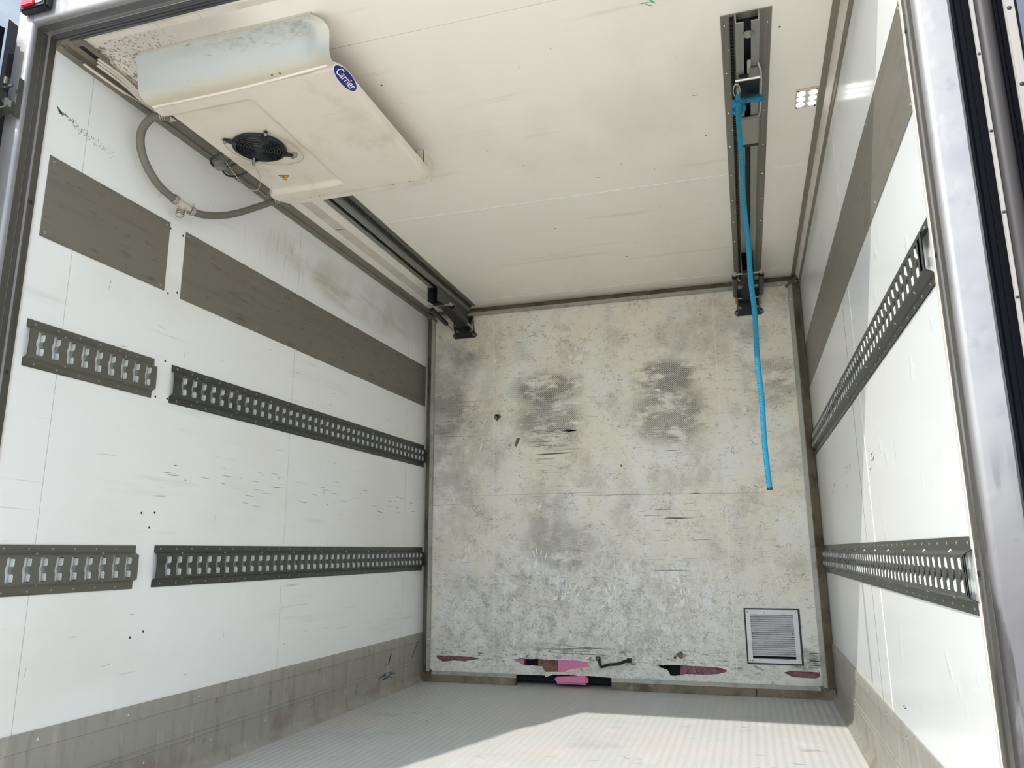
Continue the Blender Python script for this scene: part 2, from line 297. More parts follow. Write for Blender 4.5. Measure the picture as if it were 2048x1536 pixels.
def pieces(bm):
    """the separate pieces of a bmesh as bmeshes of their own"""
    seen = set(); out = []
    for v in bm.verts:
        if v in seen: continue
        st = [v]; seen.add(v); isl = []
        while st:
            q = st.pop(); isl.append(q)
            for e in q.link_edges:
                o = e.other_vert(q)
                if o not in seen: seen.add(o); st.append(o)
        nb_ = bmesh.new(); mp_ = {q: nb_.verts.new(q.co) for q in isl}
        for f in {f for q in isl for f in q.link_faces}: nb_.faces.new([mp_[q] for q in f.verts])
        out.append(nb_)
    bm.free(); return out
def objs(name, bm, mat, parent): 
    for b in pieces(bm): r = obj(name, b, mat, parent)
    return r
def struct(name, bm, mat, label=None):
    return obj(name, bm, mat, None, label, 'structure')

W, H, Y0, YI, YB, YE = 2.46, 2.44, 1.57, 1.655, 4.70, 6.1

# ------------------------------------------------------------------ setting: box shell
struct('ground', bbox(-40, 42, -45, 40, -1.3, -1.12), 'yard', 'pale concrete yard around the truck box')
wl = struct('wall_left', bbox(-.065, -.004, YI, YE, -.02, H+.06), 'void')
wr = struct('wall_right', bbox(W+.004, W+.065, YI, YE, -.02, H+.06), 'void')
ce = struct('ceiling', bbox(-.065, W+.065, Y0+.1, YE, H+.006, H+.10), 'void')
fl = struct('floor', bbox(-.065, W+.065, Y0-.02, YE, -.14, 0), 'floor', 'light ribbed cargo floor')
struct('wall_back', bbox(-.065, W+.065, YE, YE+.06, -.14, H+.1), 'wall_l')
g = .0011
for a, b in ((YI, 1.813), (1.813, 3.113), (3.113, 4.416), (4.416, YE)):
    obj('panel', bbox(-.004, 0, a+g, b-g, 0, H), 'wall_l', wl)
for a, b in ((YI, 2.85), (2.85, 4.15), (4.15, YE)):
    obj('panel', bbox(W, W+.004, a+g, b-g, 0, H), 'wall_r', wr)
for a, b in ((YI+.005, 1.967), (1.967, 3.27), (3.27, 4.573), (4.573, YE)):
    obj('panel', bbox(0, W, a+g, b-g, H, H+.006), 'ceil', ce)
for a in (3.27, 4.573):
    obj('seam_bead', bbox(.05, W-.05, a-.0022, a+.0022, H-.0012, H+.001), 'white', ce)
for a in (3.113, 4.416):
    obj('seam_bead', bbox(0, .0010, a-.0016, a+.0016, .29, H-.05), 'plastic', wl)
obj('seam_bead', bbox(W-.0012, W, 2.846, 2.850, .29, H-.05), 'plastic', wr)
obj('seam_gap', bbox(W-.0004, W, 3.036, 3.0395, .29, 1.7), 'scuff', wr)

# marks on walls: slivers of dirt and scratches, screw holes
def sliver(bm, ax, c, sgn, a, b, ln, wd, ang):
    """thin irregular mark on plane axis ax=c; a,b centre on the two other axes"""
    ca, sa = math.cos(ang), math.sin(ang); n = 5; up = []; dn = []
    for i in range(n):
        t = (i/(n-1)-.5)*ln; h = wd*.5*(1-abs(2*i/(n-1)-1)**1.5)*random.uniform(.4, 1)+wd*.04; o = random.uniform(-.2, .2)*wd
        for s, lst in ((1, up), (-1, dn)):
            p = [a+t*ca-(o+s*h)*sa, b+t*sa+(o+s*h)*ca]; p.insert(ax, c+sgn*.0006); lst.append(bm.verts.new(p))
    for i in range(n-1): bm.faces.new((up[i], up[i+1], dn[i+1], dn[i]))
bm = BM()
for _ in range(60): sliver(bm, 0, 0, 1, random.uniform(2.3, 4.6), random.gauss(1.09, .05)+0, random.uniform(.01, .09), random.uniform(.001, .0035), random.gauss(-.02, .04))
for _ in range(70): sliver(bm, 0, 0, 1, random.uniform(1.7, 4.6), random.uniform(.35, 2.3), random.uniform(.01, .05), random.uniform(.0008, .002), random.choice((random.gauss(0, .1), 1.5+random.gauss(0, .1))))
for t in range(60):
    u = t/60; sliver(bm, 0, 0, 1, 1.70+u*.24, 2.205-u*.04+random.gauss(0, .006), random.uniform(.006, .02), random.uniform(.001, .004)*(1.2-u), random.uniform(0, 3))
sliver(bm, 0, 0, 1, 1.70, 2.208, .035, .012, -.7)
for k in range(12): sliver(bm, 0, 0, 1, 3.12+k*.02, .556-.00008*(k-6)**2*3, .022, .0012, -.1)
obj('scuff_marks', bm, 'scuff', wl, 'dark scratches and a long scuff on the white wall', 'stuff')
bm = BM()
for y, z in ((4.297, 1.091), (3.398, 1.123), (3.42, 1.05), (3.30, 1.13), (2.722, 1.081), (2.70, 1.10), (2.74, 1.06), (2.62, .34), (3.9, 1.10), (4.0, 1.07)):
    for _ in range(3): sliver(bm, 0, W, -1, y+random.gauss(0, .02), z+random.gauss(0, .006), random.uniform(.01, .04), random.uniform(.002, .006), random.uniform(-.4, .4))
for _ in range(30): sliver(bm, 0, W, -1, random.uniform(1.7, 4.6), random.uniform(.35, 2.2), random.uniform(.01, .06), random.uniform(.0008, .002), random.uniform(1.2, 1.8))
obj('scuff_marks', bm, 'scuff', wr, 'small dark scuffs on the white wall', 'stuff')
bm = BM()
for y, z in ((2.232,2.022),(2.301,2.02),(2.25,1.765),(2.298,1.783),(2.269,1.503),(2.237,1.360),(2.297,1.364),(2.225,.937),(2.288,.941),(2.268,.887),(2.228,.515),(2.286,.529)):
    disc(bm, (0, y, z), .0042, (1, 0, 0), 10, .0008)
obj('screw_hole', bm, 'ink', wl, 'empty dark screw holes', 'stuff')
bm = BM()
for x, y in ((2.262,2.30),(2.0,2.9),(1.2,3.6),(1.5,4.1),(.9,2.2),(1.75,3.5),(.15,3.25)): disc(bm, (x, y, H), .004, (0, 0, -1), 8, .0008)
for _ in range(25): sliver(bm, 2, H, -1, random.uniform(.8, 2.3), random.uniform(1.9, 4.5), random.uniform(.01, .03), random.uniform(.001, .003), random.uniform(0, 3))
obj('ceiling_specks', bm, 'scuff', ce, 'small dark specks', 'stuff')
bm = BM()
for k in range(3): sliver(bm, 2, H, -1, 1.86+.012*k, 2.06+.012*(k % 2), .03, .008, .5*k)
objs('green_smear', bm, M('green_smear', rgb(90, 170, 150), .6).m, ce)
bm = BM()
for _ in range(90): sliver(bm, 2, 0, 1, random.uniform(.3, 2.3), random.uniform(2.6, 4.6), random.uniform(.01, .09), random.uniform(.001, .004), random.gauss(0, .5))
obj('floor_scratches', bm, 'scuff', fl, None, 'stuff')

# baseboards: kick plates with ribs, top flange and cove
def kick(name, x, s, y1):
    t = struct(name, BM_kick(x, s, y1), 'kick'); return t
def BM_kick(x, s, y1):
    bm = BM(); P = lambda d, z: (x+s*d, 0, z)
    prof = [(0, .0), (.034, .0), (.028, .006), (.013, .022), (.006, .04), (.006, .118), (.0085, .120), (.0085, .127), (.006, .129), (.006, .136), (.0085, .138), (.0085, .145), (.006, .147), (.005, .238), (.0075, .240), (.0075, .285), (.004, .290), (0, .290)]
    prism(bm, [(x+s*d, z) for d, z in prof], 1, YI, y1); return bm
bl = kick('baseboard_left', 0, 1, YE-.2); br = kick('baseboard_right', W, -1, YE-.2)
bm = BM(); bm2 = BM(); y = 1.9
while y < 4.65:
    dome(bm, (.0075, y, .262), .007, (1, 0, 0), .003); dome(bm2, (W-.0075, y, .262), .007, (-1, 0, 0), .003); dome(bm, (.0065, y+.09, .09), .006, (1, 0, 0), .003); y += .35
obj('rivet_row', bm, 'bright', bl, None, 'stuff'); obj('rivet_row', bm2, 'bright', br, None, 'stuff')
bm = BM()
for _ in range(26): sliver(bm, 0, .0066, 1, random.gauss(4.22, .05), random.gauss(.10, .012), random.uniform(.02, .05), random.uniform(.003, .009), random.uniform(-.6, .6))
obj('blue_smear', bm, 'blue_smear', bl, 'smeared bluish paint mark', 'stuff')
bm = BM()
for k in range(26): sliver(bm, 0, .0066, 1, 4.23+.0015*k+random.gauss(0, .004), .16+.002*k, .02, .004, 1.1)
for k in range(26): sliver(bm, 0, .0066, 1, 4.56+.0035*k+random.gauss(0, .004), .155+.0032*k, .02, .004, 1.0)
obj('scuff_marks', bm, 'scuff', bl, None, 'stuff')

# cornices between walls and ceiling
def cornice(name, x, s):
    bm = BM(); prism(bm, [(x, H), (x, H-.036), (x+s*.004, H-.036), (x+s*.010, H-.030), (x+s*.018, H-.024), (x+s*.018, H-.002), (x+s*.018, H)], 1, YI, YE-.2)
    t = struct(name, bm, 'cornice')
    bm = BM(); prism(bm, [(x+s*.018, H), (x+s*.018, H-.016), (x+s*.024, H-.013), (x+s*.047, H-.004), (x+s*.047, H)], 1, YI, YE-.2); obj('ceiling_flange', bm, 'cornice', t); return t
tl = cornice('trim_1', 0, 1)
bm = BM(); x, s = W, -1
prism(bm, [(W, H), (W, H-.062), (W-.004, H-.062), (W-.007, H-.048), (W-.010, H-.046), (W-.012, H)], 1, YI, YE-.2)
tr = struct('trim_2', bm, 'cornice')
bm = BM(); prism(bm, [(W-.047, H), (W-.047, H-.003), (W-.026, H-.010), (W-.024, H)], 1, YI, YE-.2); obj('ceiling_flange', bm, 'cornice', tr)
ys = [YI, 2.05, 2.42, 2.62, 3.1, 3.6, 4.1, 4.66]
ys = [YI, 2.33, 2.93, 3.55, 4.16, 4.66]
for a, b in zip(ys, ys[1:]):
    bm = BM(); prism(bm, [(W-.026, H-.001), (W-.026, H-.014), (W-.011, H-.044), (W-.009, H-.044), (W-.009, H-.001)], 1, a+.001, b-.0015); obj('cover_strip', bm, 'plastic', tr, 'pale plastic snap-on cover strip')
# open duct end at the front left corner, loose strips
t = thing('cable_duct', 'open metal cable duct with loose pale cover strips, left of the evaporator unit', 'duct', (.06, 1.68, H-.005))
bm = BM()
box(bm, .022, .026, 1.67, 2.12, H-.035, H-.001); box(bm, .022, .085, 1.67, 1.79, H-.006, H-.002); box(bm, .082, .086, 1.67, 1.79, H-.02, H-.002)
objs('duct_channel', bm, 'cornice', t)
for k, (x0, y0, z0) in enumerate(((.072, 1.755, H-.020), (.060, 1.765, H-.022), (.050, 1.775, H-.027), (.036, 1.735, H-.046))):
    bm = BM(); pts = [(x0-.0, y0, z0), (x0-.004, y0+.12, z0+.004), (x0-.012, 2.00, H-.028), (.048-.006*k, 2.15, H-.016)]
    P = smooth_path(pts, 5)
    A = [bm.verts.new(p+Vector((-.0045, 0, 0))) for p in P]; B = [bm.verts.new(p+Vector((.0045, 0, .002))) for p in P]
    A2 = [bm.verts.new(p+Vector((-.0045, 0, .002))) for p in P]; B2 = [bm.verts.new(p+Vector((.0045, 0, .004))) for p in P]
    for i in range(len(P)-1):
        bm.faces.new((A[i], A[i+1], B[i+1], B[i])); bm.faces.new((A2[i], A2[i+1], B2[i+1], B2[i])); bm.faces.new((A[i], A[i+1], A2[i+1], A2[i])); bm.faces.new((B[i], B[i+1], B2[i+1], B2[i]))
    obj('loose_strip', bm, 'plastic', t, 'loose pale plastic strip hanging down' if k == 3 else None)
obj('dark_back_strip', bbox(.048, .082, 1.70, 1.79, H-.008, H-.0062), 'darkm', t)

# rear frame: posts and header
def post(name, x, s):
    bm = BM(); o = [(x, YI), (x, 1.632), (x-s*.003, 1.628), (x-s*.003, 1.612), (x, 1.608)]
    for k in range(6):
        a = k/5*math.pi/2; o.append((x-s*.014+s*.014*math.cos(a), Y0+.014-.014*math.sin(a)))
    o += [(x-s*.062, Y0), (x-s*.068, Y0+.006), (x-s*.068, YI)]
    prism(bm, o, 2, -.14, H+.16)
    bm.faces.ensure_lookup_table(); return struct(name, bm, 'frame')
def reveal(parent, x, s):
    bm = BM(); prism(bm, [(x, YI+.002), (x, 1.634), (x+s*.0015, 1.634), (x+s*.0015, YI+.002)], 2, 0, H-.004); box(bm, min(x, x+s*.0012), max(x, x+s*.0012), 1.586, 1.607, 0, H-.004)
    box(bm, min(x-s*.0029, x-s*.002), max(x-s*.0029, x-s*.002), 1.6125, 1.6275, 0, H-.004)
    obj('reveal_strip', bm, 'reveal', parent, 'grimy grooved steel strip facing the opening')
pl = post('trim_3', 0, 1); reveal(pl, 0, 1)
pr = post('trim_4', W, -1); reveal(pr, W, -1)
obj('sealant_bead', bbox(W-.003, W, YI, YI+.016, .01, H-.01, .001), 'plastic', pr)
obj('sealant_bead', bbox(0, .0025, YI, YI+.006, .01, H-.05, .001), 'plastic', pl)
bm = BM(); o = [(YI+.02, H+.004), (1.64, H+.002), (1.636, H+.006), (1.62, H+.006), (1.616, H+.001)]
for k in range(6):
    a = k/5*math.pi/2; o.append((Y0+.014-.014*math.sin(a), H+.014-.014*math.cos(a)))
o += [(Y0, H+.155), (Y0+.006, H+.16), (YI+.02, H+.16)]
prism(bm, o, 0, -.002, W+.002)
hd = struct('trim_5', bm, 'frame')
bm = BM(); box(bm, 0, W, 1.59, 1.617, H-.0005, H+.0012); box(bm, 0, W, 1.637, 1.676, H-.003, H+.003)
for a in (1.642, 1.652, 1.664): box(bm, 0, W, a, a+.003, H-.007, H-.002)
objs('reveal_strip', bm, 'header', hd)
bm = BM(); xx = .09
while xx < .95:
    wd = random.uniform(.1, .28); box(bm, xx, xx+wd, 1.684+random.uniform(0, .003), 1.706+random.uniform(0, .006), H-.0012, H+.0002); xx += wd+.004
objs('tape_strip', bm, 'plastic', ce)
struct('trim_6', bbox(-.068, W+.068, Y0-.03, Y0+.02, -.14, .004, .003), 'frame')
bm = BM()
for z in (.2, .75, 1.32, 1.86): dome(bm, (.0015, 1.643, z), .007, (1, 0, 0), .003)
obj('screw_head', bm, 'darkm', pl, None, 'stuff')
bm = BM()
for z in (.2, .75, 1.38, 1.9): dome(bm, (W-.0015, 1.643, z), .007, (-1, 0, 0), .003)
obj('screw_head', bm, 'darkm', pr, None, 'stuff')

# marker light on the frame, top left
t = thing('marker_light', 'small red and white marker light on the left corner of the door frame', 'light', (.03, Y0-.014, 2.52))
bm = bbox(-.036, .072, Y0-.028, Y0-.0005, 2.467, 2.575, .006); obj('housing', bm, 'black', t)
obj('red_lens', bbox(-.022, .030, Y0-.036, Y0-.026, 2.477, 2.565, .003), 'red', t, 'red lens'); obj('clear_lens', bbox(.032, .060, Y0-.034, Y0-.026, 2.482, 2.560, .003), 'white', t, 'white lens')

# doors swung open
d1 = bpy.data.objects.new('door_1', None); COL.objects.link(d1); d1.location = (-.07, 1.53, 0); ORG['door_1'] = Vector((-.07, 1.53, 0)); d1['kind'] = 'structure'
dd = Vector((-.343, -1, 0)).normalized(); dn = Vector((-dd.y, dd.x, 0))*-1
if dn.x > 0: dn = -dn                               # towards the outside (left)
def dbox(p0, l0, l1, t0, t1, z0, z1):
    bm = BM(); v = box(bm, 0, 1, 0, 1, 0, 1)
    for q in v:
        a = l0+(l1-l0)*q.co.x; b = t0+(t1-t0)*q.co.y; z = z0+(z1-z0)*q.co.z; q.co = p0+dd*a+dn*b; q.co.z = z
    return bm
p0 = Vector((-.066, 1.53, 0))
obj('door_panel', dbox(p0, .01, 1.2, .012, .09, -.1, 2.43), 'doorp', d1)
obj('edge_seal', dbox(p0, .0, .05, -.004, .05, -.1, 2.405), 'rubber', d1, 'black rubber edge seal')
bm = BM(); prism(bm, [(-.150, 2.512), (-.072, 2.445), (-.072, -.1), (-.150, -.1)], 1, 1.600, 1.605); obj('edge_seal', bm, 'rubber', d1, 'black rubber flap with a slanted top')
bm = BM(); q = p0+dd*.050-dn*.006; cyl(bm, (q.x, q.y, -.1), (q.x, q.y, 2.425), .011, 14); obj('lock_rod', bm, 'track', d1, 'grey vertical locking rod')
bm = BM(); box(bm, -.007, -.002, 1.552, 1.5695, 2.105, 2.235); box(bm, -.075, -.006, 1.535, 1.540, 2.195, 2.204); box(bm, -.075, -.004, 1.525, 1.560, 2.118, 2.124)
box(bm, -.062, -.052, 1.53, 1.56, 2.125, 2.195); cyl(bm, (-.030, 1.535, 2.204), (-.030, 1.535, 2.226), .009); cyl(bm, (-.028, 1.545, 2.135), (-.028, 1.545, 2.160), .010, 6); cyl(bm, (-.045, 1.535, 2.100), (-.045, 1.535, 2.118), .009)
prism(bm, [(-.006, 2.15), (-.05, 2.165), (-.05, 2.155), (-.006, 2.12)], 1, 1.542, 1.556)
obj('hinge', bm, 'rail_dark', d1, 'steel hinge bracket bolted to the frame')
d2 = bpy.data.objects.new('door_2', None); COL.objects.link(d2); d2.location = (2.58, 1.6, 0); ORG['door_2'] = Vector((2.58, 1.6, 0)); d2['kind'] = 'structure'
obj('end_cap', bbox(2.556, 2.642, 1.600, 1.6055, -.1, H+.05), 'rubber', d2)
obj('door_panel', bbox(2.556, 2.640, 1.606, 2.78, -.1, H+.05), 'doorp', d2)
obj('edge_seal', bbox(2.532, 2.5555, 1.600, 2.7, -.1, H+.05, .002), 'rubber', d2, 'black rubber seal, also standing for the shaded gap')  # its black fills in the shade of the gap beside the post
obj('edge_seal', bbox(2.5285, 2.5335, 1.575, 1.63, -.1, H+.05, .001), 'rubber', d2)
obj('edge_strip', bbox(2.556, 2.564, 1.553, 1.557, -.1, H+.05, .0015), 'door_bright', d2, 'thin bright strip with rivets')
bm = BM()
tube(bm, [(2.584, 1.578, -.1), (2.584, 1.578, H+.05)], .019, 16); obj('edge_tube', bm, 'door_grey', d2, 'rounded grey profile')
obj('edge_seal', bbox(2.600, 2.615, 1.585, 1.64, -.1, H+.05, .003), 'rubber', d2)
obj('edge_strip', bbox(2.615, 2.634, 1.553, 1.560, -.1, H+.05, .002), 'door_bright', d2, 'wide bright strip with rivets')
obj('edge_seal', bbox(2.630, 2.642, 1.562, 1.7, -.1, H+.05, .002), 'rubber', d2)
bm = BM(); z = .06
while z < 2.4:
    dome(bm, (2.560, 1.553, z), .0035, (0, -1, 0)); dome(bm, (2.624, 1.553, z+.09), .005, (0, -1, 0)); z += .17
obj('rivet_row', bm, 'darkm', d2, None, 'stuff')

# ------------------------------------------------------------------ things on the walls
def wear_plate(label, x, s, y0, y1, z0, z1):
    t = thing('wear_plate', label, 'metal plate', (x, (y0+y1)/2, z0))
    obj('sheet', bbox(min(x, x+s*.0022), max(x, x+s*.0022), y0, y1, z0, z1, .0005, 1), 'plate', t)
    bm = BM(); n = max(2, int((y1-y0)/.45)+1)
    for i in range(n):
        y = y0+.018+(y1-y0-.036)*i/(n-1)
        for z in (z0+.016, z1-.016): dome(bm, (x+s*.0022, y, z), .0055, (s, 0, 0), .0028)
    obj('rivet_row', bm, 'track_face', t, None, 'stuff'); return t
wear_plate('short grey metal plate high on the left wall near the doorway', 0, 1, 1.687, 2.228, 1.768, 2.044)
wear_plate('long grey metal plate high on the left wall reaching the bulkhead', 0, 1, 2.314, 4.705, 1.764, 2.043)
wear_plate('long grey metal plate high on the right wall under the ceiling lamp', W, -1, 1.664, 4.705, 1.729, 2.002)

def rail(label, x, s, y0, y1, z0, mat, first=None):
    """slotted tie-down rail: flanges, raised face with waisted slots"""
    t = thing('tie_down_rail', label, 'rail', (x, (y0+y1)/2, z0), 'slotted tie-down rails on the side walls')
    h = .147; pitch = .0556; T = .0022; n = int((y1-y0-.02)/pitch); m0 = (y1-y0-n*pitch)/2
    bm = BM(); prof = [(.000, .0025), (.024, .0025), (.033, .019), (.114, .019), (.123, .0025), (.147, .0025)]
    def V(y, z, d): return bm.verts.new((x+s*d, y, z0+z))
    def strip(z_a, d_a, z_b, d_b, ya, yb):
        a = V(ya, z_a, d_a); b = V(yb, z_a, d_a); c = V(yb, z_b, d_b); d = V(ya, z_b, d_b); bm.faces.new((a, b, c, d))
        a = V(ya, z_a, max(d_a-T, 0)); b = V(yb, z_a, max(d_a-T, 0)); c = V(yb, z_b, max(d_b-T, 0)); d = V(ya, z_b, max(d_b-T, 0)); bm.faces.new((a, d, c, b))
    for i, (p, q) in enumerate(zip(prof, prof[1:])):
        if i != 2: strip(p[0], p[1], q[0], q[1], y0, y1)
    zs0, zs1 = .037, .110; D = .019
    zl = [zs0, zs0+.006, zs0+.022, zs0+.029, (zs0+zs1)/2, zs1-.029, zs1-.022, zs1-.006, zs1]
    hl = [.011, .013, .013, .0155, .0165, .0155, .013, .013, .011]; hr = [.011, .013, .013, .009, .0062, .009, .013, .013, .011]
    strip(.033, D, zs0, D, y0, y1); strip(zs1, D, .114, D, y0, y1)
    if m0 > 1e-4: strip(zs0, D, zs1, D, y0, y0+m0); strip(zs0, D, zs1, D, y1-m0, y1)
    for k in range(n):
        c = y0+m0+(k+.5)*pitch; L_, R_ = c-pitch/2, c+pitch/2
        for D_ in (D, D-T):
            for i in range(len(zl)-1):
                for e, hh, sg in ((L_, hl, -1), (R_, hr, 1)):
                    a = V(e, zl[i], D_); b = V(c+sg*hh[i], zl[i], D_); c2 = V(c+sg*hh[i+1], zl[i+1], D_); d = V(e, zl[i+1], D_); bm.faces.new((a, b, c2, d))
        ring = [(c-hl[i], zl[i]) for i in range(9)]+[(c+hr[i], zl[i]) for i in range(8, -1, -1)]
        A = [V(p[0], p[1], D) for p in ring]; B = [V(p[0], p[1], D-T) for p in ring]
        for i in range(len(ring)): j = (i+1) % len(ring); bm.faces.new((A[i], A[j], B[j], B[i]))
        # bent tongue at mid height behind the right edge of each slot
        a = V(c+.0125, zl[3]-.002, D-T); b = V(c+.0125, zl[5]+.002, D-T); c2 = V(c+.004, (zs0+zs1)/2+.006, .008); d = V(c+.004, (zs0+zs1)/2-.006, .008); bm.faces.new((a, b, c2, d))
    bmesh.ops.remove_doubles(bm, verts=bm.verts[:], dist=1e-5)
    obj('slotted_strip', bm, mat, t)
    bm = BM()                                     # pressed lips at the far edge of every slot, above and below the waist
    for k in range(n):
        c = y0+m0+(k+.5)*pitch
        for za, zb in ((zs0+.003, zs0+.026), (zs1-.026, zs1-.003)):
            P_ = [(c+.0125, za, D-.001), (c+.0115, za, .003), (c+.0115, zb, .003), (c+.0125, zb, D-.001)]
            A_ = [V(*p_) for p_ in P_]; B_ = [V(p_[0]+.001, p_[1], p_[2]) for p_ in P_]; bm.faces.new(A_); bm.faces.new(B_[::-1])
            for q_ in range(4): r2 = (q_+1) % 4; bm.faces.new((A_[q_], A_[r2], B_[r2], B_[q_]))
    obj('slot_lip', bm, 'lip', t, 'pale pressed lips inside the slots', 'stuff')
    bm = BM(); y = y0+.03; k = 0
    while y < y1-.01:
        dome(bm, (x+s*.0025, y, z0+.135), .0042, (s, 0, 0), .0022); dome(bm, (x+s*.0025, y+.01, z0+.012), .0042, (s, 0, 0), .0022)
        if k % 3 == 1:
            cyl(bm, (x+s*.009, y+.02, z0+.122), (x+s*.014, y+.021, z0+.117), .0030, 8); cyl(bm, (x+s*.009, y+.03, z0+.026), (x+s*.014, y+.029, z0+.031), .0030, 8)
        y += .083; k += 1
    obj('rivet_row', bm, 'track', t, None, 'stuff'); return t
rail('short slotted steel rail, upper row of left wall, near doorway', 0, 1, 1.687, 2.214, 1.351, 'rail')
rail('long slotted steel rail, upper row of left wall, reaching bulkhead', 0, 1, 2.305, 4.70, 1.350, 'rail_dark')
rail('short slotted steel rail, lower row of left wall, cut by photo edge', 0, 1, 1.68, 2.213, .677, 'rail')
rail('long slotted steel rail, lower row of left wall, above kick plate', 0, 1, 2.303, 4.70, .678, 'rail_dark')
rail('slotted steel rail, upper row of right wall, sloping beside rope', W, -1, 1.672, 4.69, 1.330, 'rail_dark')
rail('slotted steel rail, lower row of right wall, right of vent grille', W, -1, 1.660, 4.69, .672, 'rail_dark')

# ------------------------------------------------------------------ ceiling tracks
def track(label, c, y0, side):
    y1 = 4.66; t = thing('ceiling_track', label, 'track', (c, (y0+y1)/2, H))
    bm = BM(); box(bm, c-.078, c+.078, y0, y1, H-.003, H-.0002)
    for a in (-.074, -.060, .056, .070): box(bm, c+a, c+a+.004, y0+.001, y1, H-.0045, H-.003)
    obj('flange_plate', bm, 'track', t)
    cc = c+side*.002; bm = BM()
    o = [(cc-.037, H-.003), (cc-.037, H-.040), (cc-.011, H-.040), (cc-.011, H-.036), (cc-.033, H-.036), (cc-.033, H-.003)]
    prism(bm, o, 1, y0, y1); o = [(2*cc-a, b) for a, b in o]; prism(bm, o, 1, y0, y1)
    for a in (-.026, .022): box(bm, cc+a, cc+a+.003, y0, y1, H-.0415, H-.040)
    objs('channel', bm, 'track_face', t)
    bm = BM(); box(bm, cc-.033, cc+.033, y0+.03, y1, H-.0045, H-.0032); obj('channel_back', bm, 'darkm', t)
    bm = BM(); xr = c-side*.045; y = y0+.02
    box(bm, xr-.006, xr+.006, y0+.01, y1, H-.006, H-.003)
    while y < y1-.01: box(bm, xr-.005, xr+.005, y, y+.008, H-.020, H-.006); y += .018
    obj('toothed_rack', bm, 'darkm' if side > 0 else 'rail_dark', t, None, 'stuff')
    bm = BM(); y = y0+.05
    while y < y1:
        dome(bm, (c-.066, y, H-.003), .0045, (0, 0, -1), .003); dome(bm, (c+.066, y+.02, H-.003), .0045, (0, 0, -1), .003); dome(bm, (c-.054, y+.13, H-.003), .0042, (0, 0, -1), .002); y += .26
    obj('rivet_row', bm, 'bright', t, None, 'stuff'); return t
track('aluminium ceiling track on the right, with cyan rope tied to it', 2.158, 2.19, 1)
track('aluminium ceiling track on the left, running from evaporator to bulkhead', .302, 2.815, -1)
obj('track_shade_strip', bbox(.10, .16, 2.815, 4.66, H-.0012, H+.0001), 'plastic', ce)  # thin strip put in as the shade band left of the track

# trolley on the right track
t = thing('track_trolley', 'steel trolley with pin and chrome loop on near end of right ceiling track', 'trolley', (2.16, 2.6, H-.05))
bm = BM(); disc(bm, (2.163, 2.246, H-.0425), .017, (0, 0, -1), 20, .003); obj('washer', bm, 'track_face', t)
bm = BM(); disc(bm, (2.163, 2.246, H-.0455), .008, (0, 0, -1), 6, .006); obj('bolt', bm, 'bright', t)
obj('stop_block', bbox(2.158, 2.170, 2.375, 2.45, H-.052, H-.043, .002), 'bright', t)
bm = BM(); box(bm, 2.131, 2.1985, 2.46, 2.60, H-.047, H-.0425); obj('dark_plate', bm, 'darkm', t)
obj('light_plate', bbox(2.163, 2.20, 2.425, 2.46, H-.062, H-.044, .002), 'track', t)
bm = BM(); cyl(bm, (2.118, 2.462, H-.062), (2.200, 2.462, H-.062), .0055, 10); obj('cross_pin', bm, 'bright', t)
bm = BM(); tube(bm, smooth_path([(2.192, 2.40, H-.045), (2.202, 2.44, H-.064), (2.203, 2.56, H-.066), (2.203, 2.66, H-.064), (2.198, 2.74, H-.048)], 4), .0032, 8); obj('chrome_loop', bm, 'bright', t, 'long chrome wire loop')
obj('sliding_block', bbox(2.133, 2.200, 2.735, 2.925, H-.056, H-.043, .002), 'track_face', t, 'flat grey block')
bm = BM(); box(bm, 2.135, 2.199, 2.925, 2.95, H-.052, H-.043); obj('block_stop', bm, 'darkm', t)
# carabiner
t = thing('carabiner', 'small steel carabiner between the trolley pin and the cyan knot', 'hook', (2.126, 2.49, H-.07))
bm = BM(); c = Vector((2.121, 2.502, H-.074)); P = [c+Vector((.011*math.sin(a), .030*math.cos(a), -.006*math.cos(a))) for a in [2*math.pi*k/20 for k in range(20)]]
tube(bm, P, .0021, 8, closed=True); obj('loop', bm, 'bright', t)
bm = BM(); cyl(bm, (2.124, 2.492, H-.072), (2.1255, 2.53, H-.082), .0038, 8); obj('gate', bm, 'clamp', t)
# rope
t = thing('rope', 'cyan braided rope tied to right ceiling track and hanging down', 'rope', (2.122, 2.56, H-.09))
R = .0088; zk = H-.088
P = smooth_path([(2.1235, 2.548, H-.09), (2.1225, 2.560, H-.11), (2.121, 2.566, 2.27), (2.1225, 2.575, 2.12), (2.118, 2.58, 1.98), (2.123, 2.585, 1.82), (2.121, 2.59, 1.70), (2.126, 2.595, 1.58), (2.123, 2.60, 1.42), (2.127, 2.60, 1.28), (2.125, 2.60, 1.14), (2.130, 2.60, .99)], 6)
bm = BM(); tube(bm, P, R, 12); obj('strand', bm, 'rope', t)
bm = BM(); tube(bm, [(2.130, 2.60, .992), (2.1302, 2.60, .984)], R*1.02, 12); obj('burnt_tip', bm, 'ink', t, 'dark sealed tip')
bm = BM()
tube(bm, smooth_path([(2.125, 2.520, H-.078), (2.124, 2.535, H-.086), (2.132, 2.550, H-.086), (2.142, 2.572, H-.078), (2.128, 2.585, H-.086), (2.110, 2.578, H-.09), (2.112, 2.556, H-.098), (2.132, 2.552, H-.098)], 5), R, 10)
tube(bm, smooth_path([(2.104, 2.596, H-.09), (2.118, 2.602, H-.102), (2.140, 2.600, H-.096), (2.142, 2.592, H-.084), (2.118, 2.590, H-.080), (2.104, 2.596, H-.088)], 5), R, 10)
